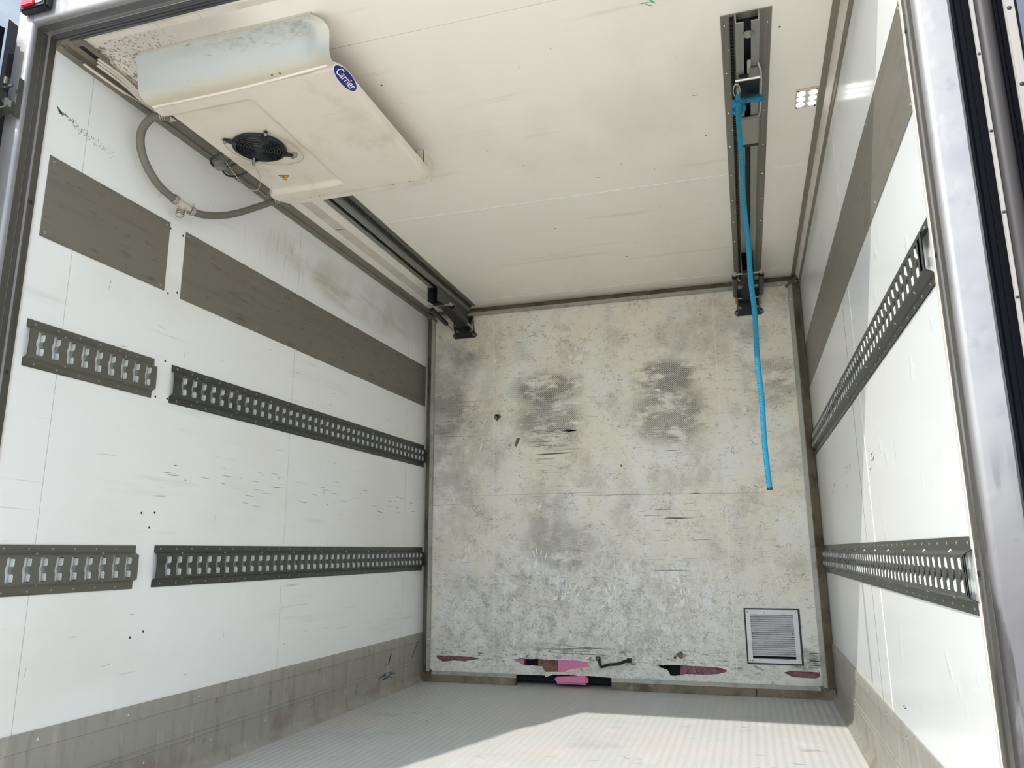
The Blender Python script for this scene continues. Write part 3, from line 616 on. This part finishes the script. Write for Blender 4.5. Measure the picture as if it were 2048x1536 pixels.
tube(bm, smooth_path([(2.112, 2.545, H-.092), (2.110, 2.560, H-.080), (2.126, 2.572, H-.072), (2.140, 2.576, H-.074), (2.160, 2.577, H-.074), (2.192, 2.580, H-.072), (2.207, 2.582, H-.074), (2.209, 2.583, H-.064), (2.196, 2.590, H-.060), (2.150, 2.588, H-.066)], 5), R, 10)
obj('knot', bm, 'rope', t)

# ------------------------------------------------------------------ LED lamp
t = thing('led_lamp', 'square ceiling lamp with six lit round LEDs beside right wall', 'lamp', (2.375, 2.745, H))
obj('lamp_plate', bbox(2.333, 2.412, 2.678, 2.806, H-.005, H, .003), 'plastic', t)
for i in range(2):
    for j in range(3):
        bm = BM(); disc(bm, (2.352+i*.041, 2.706+j*.036, H-.005), .0142, (0, 0, -1), 20, .0015); obj('led', bm, 'led', t)
bm = BM()
for x, y in ((2.340, 2.686), (2.405, 2.684), (2.340, 2.799), (2.405, 2.799)): dome(bm, (x, y, H-.005), .004, (0, 0, -1), .002)
obj('screw_head', bm, 'darkm', t, None, 'stuff')

# ------------------------------------------------------------------ evaporator unit
t = ev = thing('evaporator_unit', 'cream plastic ceiling evaporator unit with black fan grille near doorway', 'cooling unit', (.5, 2.3, H))
ZU = 2.33
XL0, XR0 = .148, .885
def rr(x0, x1, y0, y1, r, n=6):            # rounded rectangle outline
    o = []
    for cx, cy, a0 in ((x1-r, y0+r, -90), (x1-r, y1-r, 0), (x0+r, y1-r, 90), (x0+r, y0+r, 180)):
        for k in range(n+1): a = math.radians(a0+90*k/n); o.append((cx+r*math.cos(a), cy+r*math.sin(a)))
    return o
# underside shell: rings lofted from the outer edge to the flat face, with a sunk left field round the fan
def loft(bm, rings):
    V = [[bm.verts.new(p) for p in rg] for rg in rings]; n = len(V[0])
    for A, B in zip(V, V[1:]):
        for i in range(n): j = (i+1) % n; bm.faces.new((A[i], A[j], B[j], B[i]))
    return V
def sst(a, b, x): t_ = max(0, min(1, (x-a)/(b-a))); return t_*t_*(3-2*t_)
y0, y1 = 1.915, 2.718; bm = BM(); NX, NY = 84, 84; G_ = []
def axis(n):                                  # denser sampling towards both ends
    return [.5-.5*math.cos(math.pi*i/n)*(.55)-.225*(1-2*i/n) if False else i/n for i in range(n+1)]
vy = sorted(set([0, .004, .010, .018, .028, .040, .94, .955, .968, .980, .990, .996, 1]+[i/NY for i in range(2, NY-1)]))
vx = sorted(set([0, .003, .008, .015, .025, .97, .98, .988, .994, .998, 1]+[i/NX for i in range(2, NX-1)]))
for b in vy:
    y_ = y0+(y1-y0)*b; cut = sst(1.985, 2.000, y_)*(1-sst(2.632, 2.650, y_))
    dy = min(y_-y0, y1-y_); rc = .045; ins = rc-math.sqrt(max(0, rc*rc-(rc-dy)**2)) if dy < rc else 0
    xa = .130+.020*cut+ins; xb = .886-ins; row = []
    for a in vx:
        x_ = xa+(xb-xa)*a; d = min(min(x_-xa, (xb-x_)*.8), dy); d = max(d, 0)
        z_ = ZU+.026*(1-min(1, d/.014))**2
        fld = (1-sst(.492, .516, x_))*sst(1.988, 2.012, y_)*(1-sst(2.620, 2.644, y_)); z_ += .016*fld
        z_ += .004*math.exp(-((x_-.70)/.12)**2-((y_-2.3)/.25)**2)
        row.append(bm.verts.new((x_, y_, z_)))
    G_.append(row)
for a, b in zip(G_, G_[1:]):
    for k in range(len(vx)-1): bm.faces.new((a[k], a[k+1], b[k+1], b[k]))
obj('cover', bm, 'cover', ev)
# far lip and rear wall up to the ceiling
bm = BM()
def lipring(e, z, ye): return [(a, b, z) for a, b in rr(.125+e, .866-e, 2.60, ye, .055)]
loft(bm, [lipring(0, H, 2.800), lipring(0, ZU+.033, 2.800), lipring(.004, ZU+.026, 2.793), lipring(.012, ZU+.026, 2.778), lipring(.018, ZU+.040, 2.760)])
bm2 = bmesh.new(); 
for f in list(bm.faces):
    if max(v.co.y for v in f.verts) < 2.665: bm.faces.remove(f)
obj('rear_lip', bm, 'cover', ev)
obj('lip_return', bbox(.835, .866, 2.655, 2.665, ZU+.03, H-.001, .001), 'cover', ev)
# inner body, recessed and dark at the sides
obj('coil_body', bbox(.20, .74, 1.94, 2.66, ZU+.030, H-.001, .004), 'darkm', ev, 'dark recessed coil body')
# near scoop
main = [(1.792, H), (1.792, H-.010), (1.800, H-.014), (1.822, H-.022), (1.836, H-.042), (1.846, H-.064), (1.854, H-.084), (1.868, H-.100), (1.892, H-.1105), (1.925, H-.111)]
rim = [(1.792, H), (1.792, H-.018), (1.794, H-.034), (1.798, H-.050), (1.803, H-.064), (1.810, H-.078), (1.822, H-.092), (1.842, H-.103), (1.868, H-.110), (1.900, H-.111)]
xr = [.855, .882, .903, .915, .921, .919, .912, .901, .890, .884]; xl = [.205, .192, .182, .173, .165, .158, .153, .150, .149, .149]
us = [0, .01, .05, .15, .3, .45, .6, .72, .80, .85, .885, .91, .93, .95, .965, .985, 1]
bm = BM(); G_ = []
for uu in us:
    k = max(0, min(1, (uu-.85)/.11)); k = k*k*(3-2*k); kl = max(0, 1-uu/.012)*.0
    row = []
    for v in range(10):
        y_ = main[v][0]*(1-k)+rim[v][0]*k; z_ = main[v][1]*(1-k)+rim[v][1]*k; x_ = xl[v]+(xr[v]-xl[v])*uu
        row.append(bm.verts.new((x_, y_, z_)))
    G_.append(row)
for a, b in zip(G_, G_[1:]):
    for v in range(9): bm.faces.new((a[v], b[v], b[v+1], a[v+1]))
obj('air_scoop', bm, 'scoop', ev, 'pale curved scoop facing the doorway')
obj('scoop_flange', bbox(.205, .862, 1.786, 1.797, H-.006, H-.0002, .001), 'scoop', ev)
bm = BM(); tube(bm, smooth_path([(.155, 1.926, ZU-.0005), (.5, 1.924, ZU-.0015), (.86, 1.902, ZU-.0005)], 6), .005, 8); obj('joint_bead', bm, 'cover', ev)
# fan: flat dark disc painted as the well's shade, shroud, blades, guard
FC = Vector((.334, 2.290, ZU+.013)); t2 = obj('dark_fan_disc', (lambda b: (disc(b, FC+Vector((0, 0, .004)), .094, (0, 0, -1), 40, .003), b)[1])(BM()), 'void', ev)
bm = BM(); P = [FC+Vector((.096*math.cos(a), .096*math.sin(a), -.004)) for a in [2*math.pi*k/40 for k in range(40)]]; tube(bm, P, .0075, 8, closed=True); sh_ = obj('fan_shroud', bm, 'black', ev)
bm = BM()
for k in range(7):
    a = 2*math.pi*k/7
    p = [FC+Vector((math.cos(a+d)*rr_, math.sin(a+d)*rr_, dz)) for d, rr_, dz in ((-.1, .02, -.004), (.25, .085, -.002), (.62, .085, .000), (.3, .02, -.002))]
    bm.faces.new([bm.verts.new(q) for q in p])
disc(bm, FC+Vector((0, 0, -.002)), .024, (0, 0, -1), 16, .006); objs('fan_blade', bm, 'darkm', ev)
bm = BM()
for k in range(8):
    rr_ = .018+.0102*k; z_ = -.010-.004*(1-(rr_/.1)**2)
    P = [FC+Vector((rr_*math.cos(a), rr_*math.sin(a), z_)) for a in [2*math.pi*i/32 for i in range(32)]]; tube(bm, P, .0024, 6, closed=True)
for k in range(4):
    a = math.pi/4+k*math.pi/2; d = Vector((math.cos(a), math.sin(a), 0)); n_ = Vector((-d.y, d.x, 0))
    tube(bm, [FC+d*.012+Vector((0, 0, -.013)), FC+d*.09+Vector((0, 0, -.011))], .0022, 6); tube(bm, [FC+d*.086+Vector((0, 0, -.006)), FC+d*.104+Vector((0, 0, -.007)), FC+d*.134+Vector((0, 0, -.006))], [.016, .009, .006], 8)
disc(bm, FC+Vector((0, 0, -.012)), .016, (0, 0, -1), 20, .004)
gd = obj('fan_guard', bm, 'black', ev, 'black ring guard with four lugs')
bm = BM()
for k in range(4):
    a = math.pi/4+k*math.pi/2; d = Vector((math.cos(a), math.sin(a), 0)); cyl(bm, FC+d*.128+Vector((0, 0, -.012)), FC+d*.128+Vector((0, 0, -.018)), .006, 8)
cyl(bm, FC+Vector((.105, .085, -.004)), FC+Vector((.105, .085, -.016)), .009, 10)
objs('guard_screw', bm, 'clamp', ev)
bm = BM(); tube(bm, smooth_path([FC+Vector(p) for p in ((-.098, -.10, -.004), (-.12, -.03, -.006), (-.10, .06, -.006), (-.04, .12, -.006), (.04, .145, -.006), (.11, .13, -.006), (.135, .08, -.006), (.13, .0, -.005), (.08, -.10, -.004))], 5), .0013, 6); obj('wire', bm, 'wirew', ev)
bm = BM(); tube(bm, smooth_path([FC+Vector(p) for p in ((-.086, .088, -.02), (-.09, .14, -.05), (-.13, .18, -.075), (-.17, .16, -.07), (-.19, .10, -.03), (-.20, .06, .0))], 5), .0014, 6)
tube(bm, smooth_path([FC+Vector(p) for p in ((-.13, .18, -.075), (-.15, .28, -.06), (-.19, .33, -.02), (-.20, .36, .01))], 5), .0013, 6); objs('wire', bm, 'wirew', ev)
bm = BM(); cyl(bm, FC+Vector((-.086, .088, -.014)), FC+Vector((-.052, .040, -.022)), .0045, 8); obj('wire_clip', bm, 'clamp', ev)
# cable knot between unit and wall
bm = BM()
tube(bm, smooth_path([(.15, 2.31, 2.36), (.105, 2.30, 2.335), (.09, 2.33, 2.325), (.11, 2.37, 2.335), (.15, 2.40, 2.36)], 5), .005, 8); tube(bm, smooth_path([(.15, 2.36, 2.36), (.11, 2.36, 2.325), (.10, 2.41, 2.318), (.12, 2.45, 2.335), (.15, 2.47, 2.36)], 5), .004, 8)
objs('cable', bm, 'black', ev)
obj('cable_box', bbox(.085, .125, 2.33, 2.37, 2.318, 2.345, .003), 'track_face', ev)
# sticker
bm = BM(); tri = [(.262, 2.507), (.330, 2.513), (.262+.012, 2.563)]
tri = [(.267, 2.512), (.312, 2.528), (.270, 2.566)]
zf = ZU+.0158
v = [(x, y, zf-.0004) for x, y in tri]; c = sum((Vector(p) for p in v), Vector())/3
a = [bm.verts.new(p) for p in v]; bm.faces.new(a); sk = obj('warning_sticker', bm, 'ink', ev, 'yellow hazard triangle')
bm = BM(); a = [bm.verts.new(c+(Vector(p)-c)*.84+Vector((0, 0, -.0003))) for p in v]; bm.faces.new(a); obj('yellow_field', bm, 'yellow', sk)
bm = BM(); q = c+Vector((0, 0, -.0006)); z4 = [(-.004, -.010), (.003, -.008), (.000, .000), (.004, .001), (-.004, .013), (-.001, .003), (-.005, .002)]
bm.faces.new([bm.verts.new((q.x+x_*1.0, q.y+y_, q.z)) for x_, y_ in z4]); obj('bolt_symbol', bm, 'ink', sk)
# badge on the right edge
BC = Vector((.880, 1.978, ZU+.000)); ta = math.radians(38); ax_u = Vector((math.cos(ta), 0, math.sin(ta))); ax_y = Vector((0, 1, 0)); nb = ax_y.cross(ax_u)
if nb.z > 0: nb = -nb
def badge_mesh(sa, sb, off, mat, name, parent, lab=None):
    bm = BM(); lo = []; hi = []
    for k in range(28):
        a = 2*math.pi*k/28; p = BC+ax_y*(sa*math.cos(a))+ax_u*(sb*math.sin(a)); lo.append(bm.verts.new(p+nb*(off-.002))); hi.append(bm.verts.new(p+nb*off))
    bm.faces.new(hi); bm.faces.new(lo[::-1])
    for k in range(28): j = (k+1) % 28; bm.faces.new((lo[k], lo[j], hi[j], hi[k]))
    return obj(name, bm, mat, parent, lab)
bd = badge_mesh(.072, .0235, .004, 'white', 'badge', ev, 'oval blue badge with white lettering'); badge_mesh(.069, .0215, .0048, 'navy', 'badge_field', bd)
cu = bpy.data.curves.new('t', 'FONT'); cu.body = 'Carrier'; cu.size = .036; cu.align_x = 'CENTER'; cu.align_y = 'CENTER'; cu.shear = .25; cu.offset = .0002
to = bpy.data.objects.new('t', cu); COL.objects.link(to); dg = bpy.context.evaluated_depsgraph_get(); me = bpy.data.meshes.new_from_object(to.evaluated_get(dg)); bpy.data.objects.remove(to)
mt = Matrix((ax_y, ax_u, nb)).transposed().to_4x4(); mt.translation = BC+nb*.0054
bm = BM(); bm.from_mesh(me); bm.transform(mt); obj('lettering', bm, 'white', bd)
# chips on the far ridge and scoop edge
bm = BM()
for x, y, z in ((.70, 2.716, ZU+.004), (.78, 2.71, ZU+.004)): disc(bm, (x, y, z), .007, (0, .5, -1), 8, .0012)
for x in (.30, .345, .365): disc(bm, (x, 2.715, ZU+.005), .005, (0, .5, -1), 6, .0012)
for x in (.66, .69): disc(bm, (x, 1.893, ZU-.001), .004, (0, -.5, -1), 6, .0008)
obj('paint_chip', bm, 'chip', ev, None, 'stuff')

# drain hose
t = thing('drain_hose', 'grey rubber hose looping below the evaporator unit with a pale tee fitting', 'hose', (.06, 2.4, 2.12))
hp = [(.118, 2.045, 2.365), (.085, 2.008, 2.352), (.058, 1.992, 2.31), (.05, 1.990, 2.26), (.05, 2.008, 2.205), (.05, 2.05, 2.16), (.052, 2.11, 2.125), (.055, 2.20, 2.108)]
bm = BM(); tube(bm, smooth_path(hp, 6), .0145, 14); obj('hose_section', bm, 'hose', t)
hp2 = [(.055, 2.245, 2.104), (.058, 2.32, 2.112), (.06, 2.43, 2.155), (.065, 2.53, 2.21), (.075, 2.64, 2.285), (.10, 2.72, 2.345), (.112, 2.742, 2.366)]
bm = BM(); tube(bm, smooth_path(hp2, 6), .0145, 14); obj('hose_section', bm, 'hose', t)
bm = BM(); tube(bm, [(.055, 2.19, 2.110), (.055, 2.255, 2.106)], .0165, 12); tube(bm, [(.055, 2.222, 2.108), (.052, 2.213, 2.055)], .012, 12); obj('tee_fitting', bm, 'fitting', t, 'dirty white tee fitting')
def rings(bm, p, d, r, n=3, st=.007):
    d = Vector(d).normalized(); p = Vector(p); a = d.orthogonal().normalized(); b = d.cross(a)
    for k in range(n):
        c = p+d*(k-(n-1)/2)*st; tube(bm, [c+(a*math.cos(q)+b*math.sin(q))*r for q in [2*math.pi*i/16 for i in range(16)]], .0028, 6, closed=True)
for p, d, r in (((.105, 2.022, 2.362), (1, .6, .3), .0165), ((.055, 2.180, 2.1115), (0, 1, -.12), .0165), ((.056, 2.268, 2.1055), (0, 1, .1), .0165), ((.0535, 2.2155, 2.073), (.05, .17, 1), .0135), ((.112, 2.730, 2.356), (1, .6, .6), .0165)):
    bm = BM(); rings(bm, p, d, r, 4 if r < .015 else 3); obj('hose_clamp', bm, 'clamp', t)

# ------------------------------------------------------------------ bulkhead
t = bk = thing('bulkhead', 'scuffed off-white movable bulkhead closing the far end of the box', 'partition', (1.23, YB, .0))
A = [(0.11, .155), (.321, .156), (.409, .143), (.3, .125), (.232, .127), (.156, .119), (.117, .14)]
B = [(.616, .147), (.681, .155), (.811, .156), (1.089, .151), (1.088, .119), (.962, .1), (.95, .088), (.823, .083), (.804, .112), (.687, .12), (.642, .136)]
C_ = [(1.505, .144), (1.54, .147), (1.617, .148), (1.83, .146), (1.885, .133), (1.878, .121), (1.84, .108), (1.652, .1), (1.569, .088), (1.552, .121), (1.514, .132)]
D_ = [(2.191, .130), (2.233, .141), (2.378, .137), (2.376, .114), (2.352, .104), (2.23, .108)]
def rough(pl, k=3, amp=.0025):
    o = []
    for (a, b), (c, d) in zip(pl, pl[1:]+pl[:1]):
        for i in range(k): s_ = i/k; o.append((a+(c-a)*s_+random.uniform(-amp, amp), b+(d-b)*s_+random.uniform(-amp, amp)))
    return o
vent = [(2.012, .183), (2.284, .183), (2.284, .462), (2.012, .462)]
outer = [(.06, .052)]+[(.06, 2.385), (2.40, 2.385), (2.40, .052), (1.235, .062), (1.20, .066), (1.087, .070), (1.04, .066), (.96, .072), (.87, .068), (.825, .054), (.819, .063), (.654, .062)]
sh = fill2d(outer[::-1], [rough(A), rough(B), rough(C_), rough(D_, 3, .0015), vent], .004)
for v in sh.verts: v.co = Vector((v.co.x, YB+.002-v.co.z, v.co.y))
obj('face_sheet', sh, 'bulk', bk)
bm = BM(); box(bm, .03, 2.43, YB+.055, YB+.06, .02, 2.41); obj('back_sheet', bm, 'void', bk)
bm = BM(); box(bm, .03, 2.43, YB+.008, YB+.055, .17, .178); box(bm, .03, 2.43, YB+.006, YB+.055, 2.39, 2.41); objs('inner_rail', bm, 'foam_dirty', bk)
for x0, x1, mt_, y_ in ((.08, .43, 'foam_dirty', .010), (.60, .685, 'foam', .014), (.775, .900, 'foam_brown', .012), (.902, 1.12, 'foam', .006), (1.625, 1.91, 'foam_dirty', .007), (2.17, 2.40, 'foam_dirty', .006)):
    bm = BM(); n = 14
    for i in range(n):
        a = x0+(x1-x0)*i/n; b = x0+(x1-x0)*(i+1)/n; d = YB+y_+(random.uniform(0, .006) if mt_ != 'foam' else .001*math.sin(i)); box(bm, a, b, d, YB+.054, .075, .170)
    obj('foam_block', bm, mt_, bk, 'bright pink foam showing through the tear' if mt_ == 'foam' else 'dirty foam showing through the tear')
bm = bbox(.885, 1.085, YB-.022, YB+.03, .012, .062, .012, 3)
for v in bm.verts: v.co.z += .008*math.sin(v.co.x*60)+(.012 if v.co.x < .95 and v.co.z < .03 else 0)
obj('foam_lump', bm, 'foam', bk, 'pink foam lump hanging below the torn edge')
# edge seals and flanges
def seal(name, pts, axis, a, b, mat='seal'):
    bm = BM(); prism(bm, pts, axis, a, b); return obj(name, bm, mat, bk)
yA, yB_ = YB+.030, YB-.010
seal('edge_seal', [(yA, H-.001), (yA+.015, H-.001), (YB+.02, 2.385), (YB-.004, 2.385), (yB_, 2.400)], 0, .012, W-.012)
seal('edge_seal', [(0.008, yA), (.008, yA+.015), (.060, YB+.02), (.060, YB-.004), (.046, yB_)], 2, .045, H-.04)
seal('edge_seal', [(W-.002, yA), (W-.002, yA+.015), (W-.060, YB+.02), (W-.060, YB-.004), (W-.046, yB_)], 2, .03, H-.04)
for a, b in ((.012, .640), (1.228, 2.035), (2.040, W-.012)):
    seal('edge_seal', [(YB-.020, .001), (YB+.02, .001), (YB+.02, .052), (YB-.004, .052), (yB_-.004, .040)], 0, a, b)
for a, b, z0, z1 in ((.072, 2.39, 2.372, 2.398), (.085, .642, .040, .064), (1.226, 2.375, .040, .064)):
    obj('edge_flange', bbox(a, b, YB-.0115, YB-.002, z0, z1, .002), 'flange', bk)
obj('edge_flange', bbox(.048, .074, YB-.0115, YB-.002, .06, 2.378, .002), 'flange', bk); obj('edge_flange', bbox(W-.076, W-.050, YB-.0115, YB-.002, .06, 2.378, .002), 'flange', bk)
for x, z, s in ((.030, .03, 1), (W-.030, .03, -1), (W-.03, H-.045, -1), (.03, H-.045, 1)):
    bm = BM(); sz = 1 if z < 1 else -1
    prism(bm, [(x-s*.028, z-sz*.026), (x-s*.012, z-sz*.028), (x+s*.060, z+sz*.030), (x+s*.050, z+sz*.042)], 1, YB-.016, YB-.006); obj('corner_seal', bm, 'seal', bk)
bm = BM()
for k in range(9): dome(bm, (.1+k*.28, YB-.0115, 2.386), .0055, (0, -1, 0), .003)
for k in range(7): dome(bm, (.061, YB-.0115, .25+k*.34), .0055, (0, -1, 0), .003); dome(bm, (W-.062, YB-.0115, .12+k*.36), .0055, (0, -1, 0), .003)
for x in (.10, 1.245, 2.35, 1.7): dome(bm, (x, YB-.0115, .054), .0055, (0, -1, 0), .003)
obj('rivet_row', bm, 'bright', bk, None, 'stuff')
# chips and long scratches
def blobpoly(c, r, n=11): return [(c[0]+r*random.uniform(.6, 1.15)*math.cos(2*math.pi*k/n), c[1]+r*random.uniform(.6, 1.1)*math.sin(2*math.pi*k/n)) for k in range(n)]
bm = BM()
for pl in (blobpoly((.525, 1.663), .028), [(.668, 1.515), (.679, 1.512), (.652, 1.455), (.640, 1.470), (.655, 1.52)], blobpoly((1.63, .205), .022), blobpoly((1.33, 1.31), .008), blobpoly((1.60, .19), .012)):
    bm.faces.new([bm.verts.new((a, YB-.0006, b)) for a, b in pl])
obj('peeled_patch', bm, 'chip', bk, 'brown patches where the skin has peeled', 'stuff')
bm = BM()
def hs(n, x0, x1, z0, z1, l0, l1, w0, w1, a=.02):
    for _ in range(n): sliver(bm, 1, YB, -1, random.uniform(x0, x1), random.uniform(z0, z1), random.uniform(l0, l1), random.uniform(w0, w1), random.gauss(0, a))
hs(30, .76, 1.00, 1.42, 1.62, .03, .22, .001, .0035); hs(8, .76, 1.0, 1.28, 1.42, .05, .2, .001, .004); hs(14, 1.5, 1.78, .72, 1.14, .04, .16, .001, .004); hs(14, .1, .35, 1.5, 1.85, .05, .2, .001, .004)
hs(10, 1.5, 1.7, 1.3, 1.9, .04, .18, .001, .004); hs(70, .1, 2.35, .2, 2.2, .02, .10, .0006, .0018, .05); hs(8, 2.18, 2.37, .15, .24, .08, .14, .003, .007)
hs(10, .7, 1.1, .19, .25, .2, .5, .001, .004)
for k in range(14): sliver(bm, 1, YB, -1, 1.02+random.gauss(0, .02), 1.545, .07, .012, .0) if k < 3 else None
sliver(bm, 1, YB, -1, .90, 1.405, .24, .012, .02); sliver(bm, 1, YB, -1, .99, 1.548, .09, .018, 0); sliver(bm, 1, YB, -1, 1.66, .985, .19, .010, 0); sliver(bm, 1, YB, -1, 1.60, .68, .25, .005, 0)
sliver(bm, 1, YB, -1, .15, 1.095, .22, .005, 0); sliver(bm, 1, YB, -1, 1.62, 1.128, 1.3, .003, -.012); sliver(bm, 1, YB, -1, .8, 1.15, 1.3, .002, .0)
VB = [f for f in bm.faces if any(1.98 < v.co.x < 2.32 and .15 < v.co.z < .49 for v in f.verts)]
bmesh.ops.delete(bm, geom=VB, context='FACES'); obj('scratch_marks', bm, 'scuff', bk, 'dark horizontal scrape marks', 'stuff')
pm = M('pale_print', rgb(226, 225, 218), .5).m
bm = BM()
def hand(cx, cz, sc, a):
    for dx, dz, l, w_, an in ((0, 0, .06, .035, .6), (.03, .055, .05, .012, 1.2), (.055, .05, .055, .012, 1.0), (.075, .03, .05, .012, .8), (-.02, .05, .03, .012, 1.7), (.08, -.01, .045, .012, .6), (-.05, .01, .03, .022, .2)):
        ca, sa = math.cos(a), math.sin(a); sliver(bm, 1, YB, -1, cx+sc*(dx*ca-dz*sa), cz+sc*(dx*sa+dz*ca), l*sc, w_*sc, an+a)
hand(1.08, 2.02, 1.15, 0); hand(.95, .52, 1.1, .3); hand(1.23, .50, 1.0, .8); hand(1.64, .62, .9, 1.2); hand(1.66, .50, .9, .6); hand(.30, .75, .9, .4); hand(.77, .72, 1.0, .7)
for _ in range(35): sliver(bm, 1, YB, -1, random.uniform(.15, 2.35), random.choice((random.uniform(.2, .7), random.uniform(.2, 2.3))), random.uniform(.02, .07), random.uniform(.004, .018), random.uniform(0, 3.1))
for _ in range(26): sliver(bm, 1, YB, -1, random.uniform(.5, 2.2), random.uniform(.2, .75), random.uniform(.12, .35), random.uniform(.002, .004), random.uniform(.6, 1.9))
VB = [f for f in bm.faces if any(1.98 < v.co.x < 2.32 and .15 < v.co.z < .49 for v in f.verts)]
bmesh.ops.delete(bm, geom=VB, context='FACES'); obj('pale_prints', bm, pm, bk, 'whitish hand prints and smears', 'stuff')
for x0, x1, z0, z1 in ((.496, .4985, .07, 2.37), (1.938, 1.9405, .07, 2.37)):
    obj('sheet_seam', bbox(x0, x1, YB-.0006, YB+.001, z0, z1), pm, bk)
# vent grille
vg = obj('vent_grille', (lambda b: ([box(b, *q) for q in ((2.008, 2.288, YB-.006, YB+.02, .438, .464), (2.008, 2.288, YB-.006, YB+.02, .178, .200), (2.008, 2.032, YB-.0055, YB+.02, .200, .438), (2.262, 2.288, YB-.0055, YB+.02, .200, .438))], b)[1])(BM()), 'ventm', bk, 'square louvred vent grille')
gk = BM()
for q in ((1.999, 2.299, .464, .472), (1.999, 2.299, .169, .178), (1.999, 2.008, .178, .464), (2.288, 2.299, .178, .464)): box(gk, q[0], q[1], YB-.003, YB+.004, q[2], q[3])
obj('grille_gasket', gk, 'darkm', vg)
n = 19
for k in range(n):
    z = .434-k*(.434-.224)/(n-1); dz = random.uniform(-.0008, .0008)
    bm = BM(); prism(bm, [(YB-.004, z-.0085+dz), (YB+.012, z+.0005), (YB+.012, z+.0025), (YB-.003, z-.0062+dz)], 0, 2.032, 2.262); obj('slat', bm, 'ventm', vg)
obj('grille_back', bbox(2.03, 2.265, YB+.02, YB+.024, .19, .45), 'void', vg)
bm = BM()
for x, z in ((2.018, .452), (2.276, .452), (2.018, .188), (2.03, .188), (2.04, .337), (2.04, .316), (2.252, .337), (2.252, .316), (2.11, .448)): disc(bm, (x, YB-.0055, z), .003, (0, -1, 0), 8, .001)
obj('grille_screw', bm, 'ink', vg, None, 'stuff')
# pull handle low on the bulkhead
bm = BM(); box(bm, 1.138, 1.164, YB-.010, YB-.001, .158, .182); box(bm, 1.322, 1.350, YB-.010, YB-.001, .152, .178)
P = smooth_path([(1.158, YB-.012, .168), (1.172, YB-.034, .130), (1.215, YB-.045, .143), (1.275, YB-.045, .150), (1.31, YB-.03, .162), (1.335, YB-.010, .165)], 4); tube(bm, P, .0085, 8)
hn = obj('pull_handle', bm, 'darkm', bk, 'bent black pull handle')
bm = BM(); dome(bm, (1.150, YB-.010, .170), .006, (0, -1, 0)); dome(bm, (1.336, YB-.010, .165), .006, (0, -1, 0)); objs('handle_screw', bm, 'clamp', hn)

# hangers between tracks and bulkhead
def hanger(label, c, dz_):
    t = thing('bulkhead_hanger', label, 'hanger bracket', (c, 4.5, 2.4), 'black hanger brackets joining bulkhead and ceiling tracks')
    arm = [(4.12, 2.398), (4.62, 2.402), (4.67, 2.36), (4.68, 2.30), (4.62, 2.285), (4.50, 2.325), (4.36, 2.345), (4.22, 2.315), (4.12, 2.305)]
    for dx in (-.032, .032):
        bm = BM(); prism(bm, [(a, b) for a, b in arm], 0, c+dx-.002, c+dx+.002); obj('arm_plate', bm, 'rail_dark', t)
    bm = BM(); box(bm, c-.030, c+.030, 4.14, 4.62, 2.395, 2.399); prism(bm, [(4.20, 2.320), (4.36, 2.340), (4.52, 2.318), (4.62, 2.28), (4.62, 2.275), (4.50, 2.30), (4.34, 2.325), (4.20, 2.305)], 0, c-.030, c+.030); obj('arm_web', bm, 'darkm', t)
    bm = BM(); cyl(bm, (c-.090, 4.245, 2.315), (c+.090, 4.245, 2.315), .0065, 10); obj('cross_pin', bm, 'track_face', t)
    bm = BM(); cyl(bm, (c-.062, 4.645, 2.299), (c+.062, 4.645, 2.299), .005, 10); obj('cross_pin', bm, 'track_face', t)
    bm = BM(); cyl(bm, (c-.05, 4.46, 2.312), (c+.05, 4.46, 2.312), .004, 10); obj('cross_pin', bm, 'track_face', t)
    for dx in (-.072, .072):
        bm = BM(); cyl(bm, (c+dx, 4.27, 2.308), (c+dx, 4.53, 2.283), .0155, 14); cy = obj('gas_strut', bm, 'black', t)
        bm = BM(); cyl(bm, (c+dx, 4.53, 2.283), (c+dx, 4.645, 2.270), .006, 10); obj('strut_rod', bm, 'clamp', cy)
        bm = BM(); disc(bm, (c+dx, 4.245-.012, 2.315), .011, (0, 1, 0), 12, .024); obj('strut_eye', bm, 'clamp', cy)
    bm = BM(); Z = 2.163+dz_
    o = [(c-.085, Z+.012), (c-.072, Z), (c+.072, Z), (c+.085, Z+.012), (c+.085, Z+.025), (c+.068, Z+.042), (c+.060, 2.372), (c-.060, 2.372), (c-.068, Z+.042), (c-.085, Z+.025)]
    prism(bm, o, 1, YB-.016, YB-.001); obj('base_plate', bm, 'darkm', t)
    for dx in (-.062, .062):
        bm = BM(); prism(bm, [(YB-.016, 2.215+dz_*.2), (YB-.022, 2.215+dz_*.2), (YB-.060, 2.28), (YB-.066, 2.302), (YB-.052, 2.320), (YB-.016, 2.366)], 0, c+dx-.002, c+dx+.002); obj('cheek_plate', bm, 'rail_dark', t)
    bm = BM(); cyl(bm, (c+.074, YB-.052, 2.305), (c+.074, YB-.052, 2.255), .0035, 8); obj('locking_pin', bm, 'bright', t)
    for x, z in ((c-.074, Z+.015), (c+.074, Z+.015), (c-.05, Z+.047), (c+.05, Z+.047)):
        bm = BM(); disc(bm, (x, YB-.016, z), .0085, (0, -1, 0), 12, .005); q = obj('mounting_bolt', bm, 'track', t)
        if z < Z+.02:
            bm = BM(); disc(bm, (x, YB-.0212, z), .0035, (0, -1, 0), 8, .001); obj('bolt_socket', bm, 'ink', q)
    return t
hanger('black hanger bracket at top left corner of the bulkhead', .292, .058)
hanger('black hanger bracket behind the cyan rope at the top of the bulkhead', 2.152, .040)
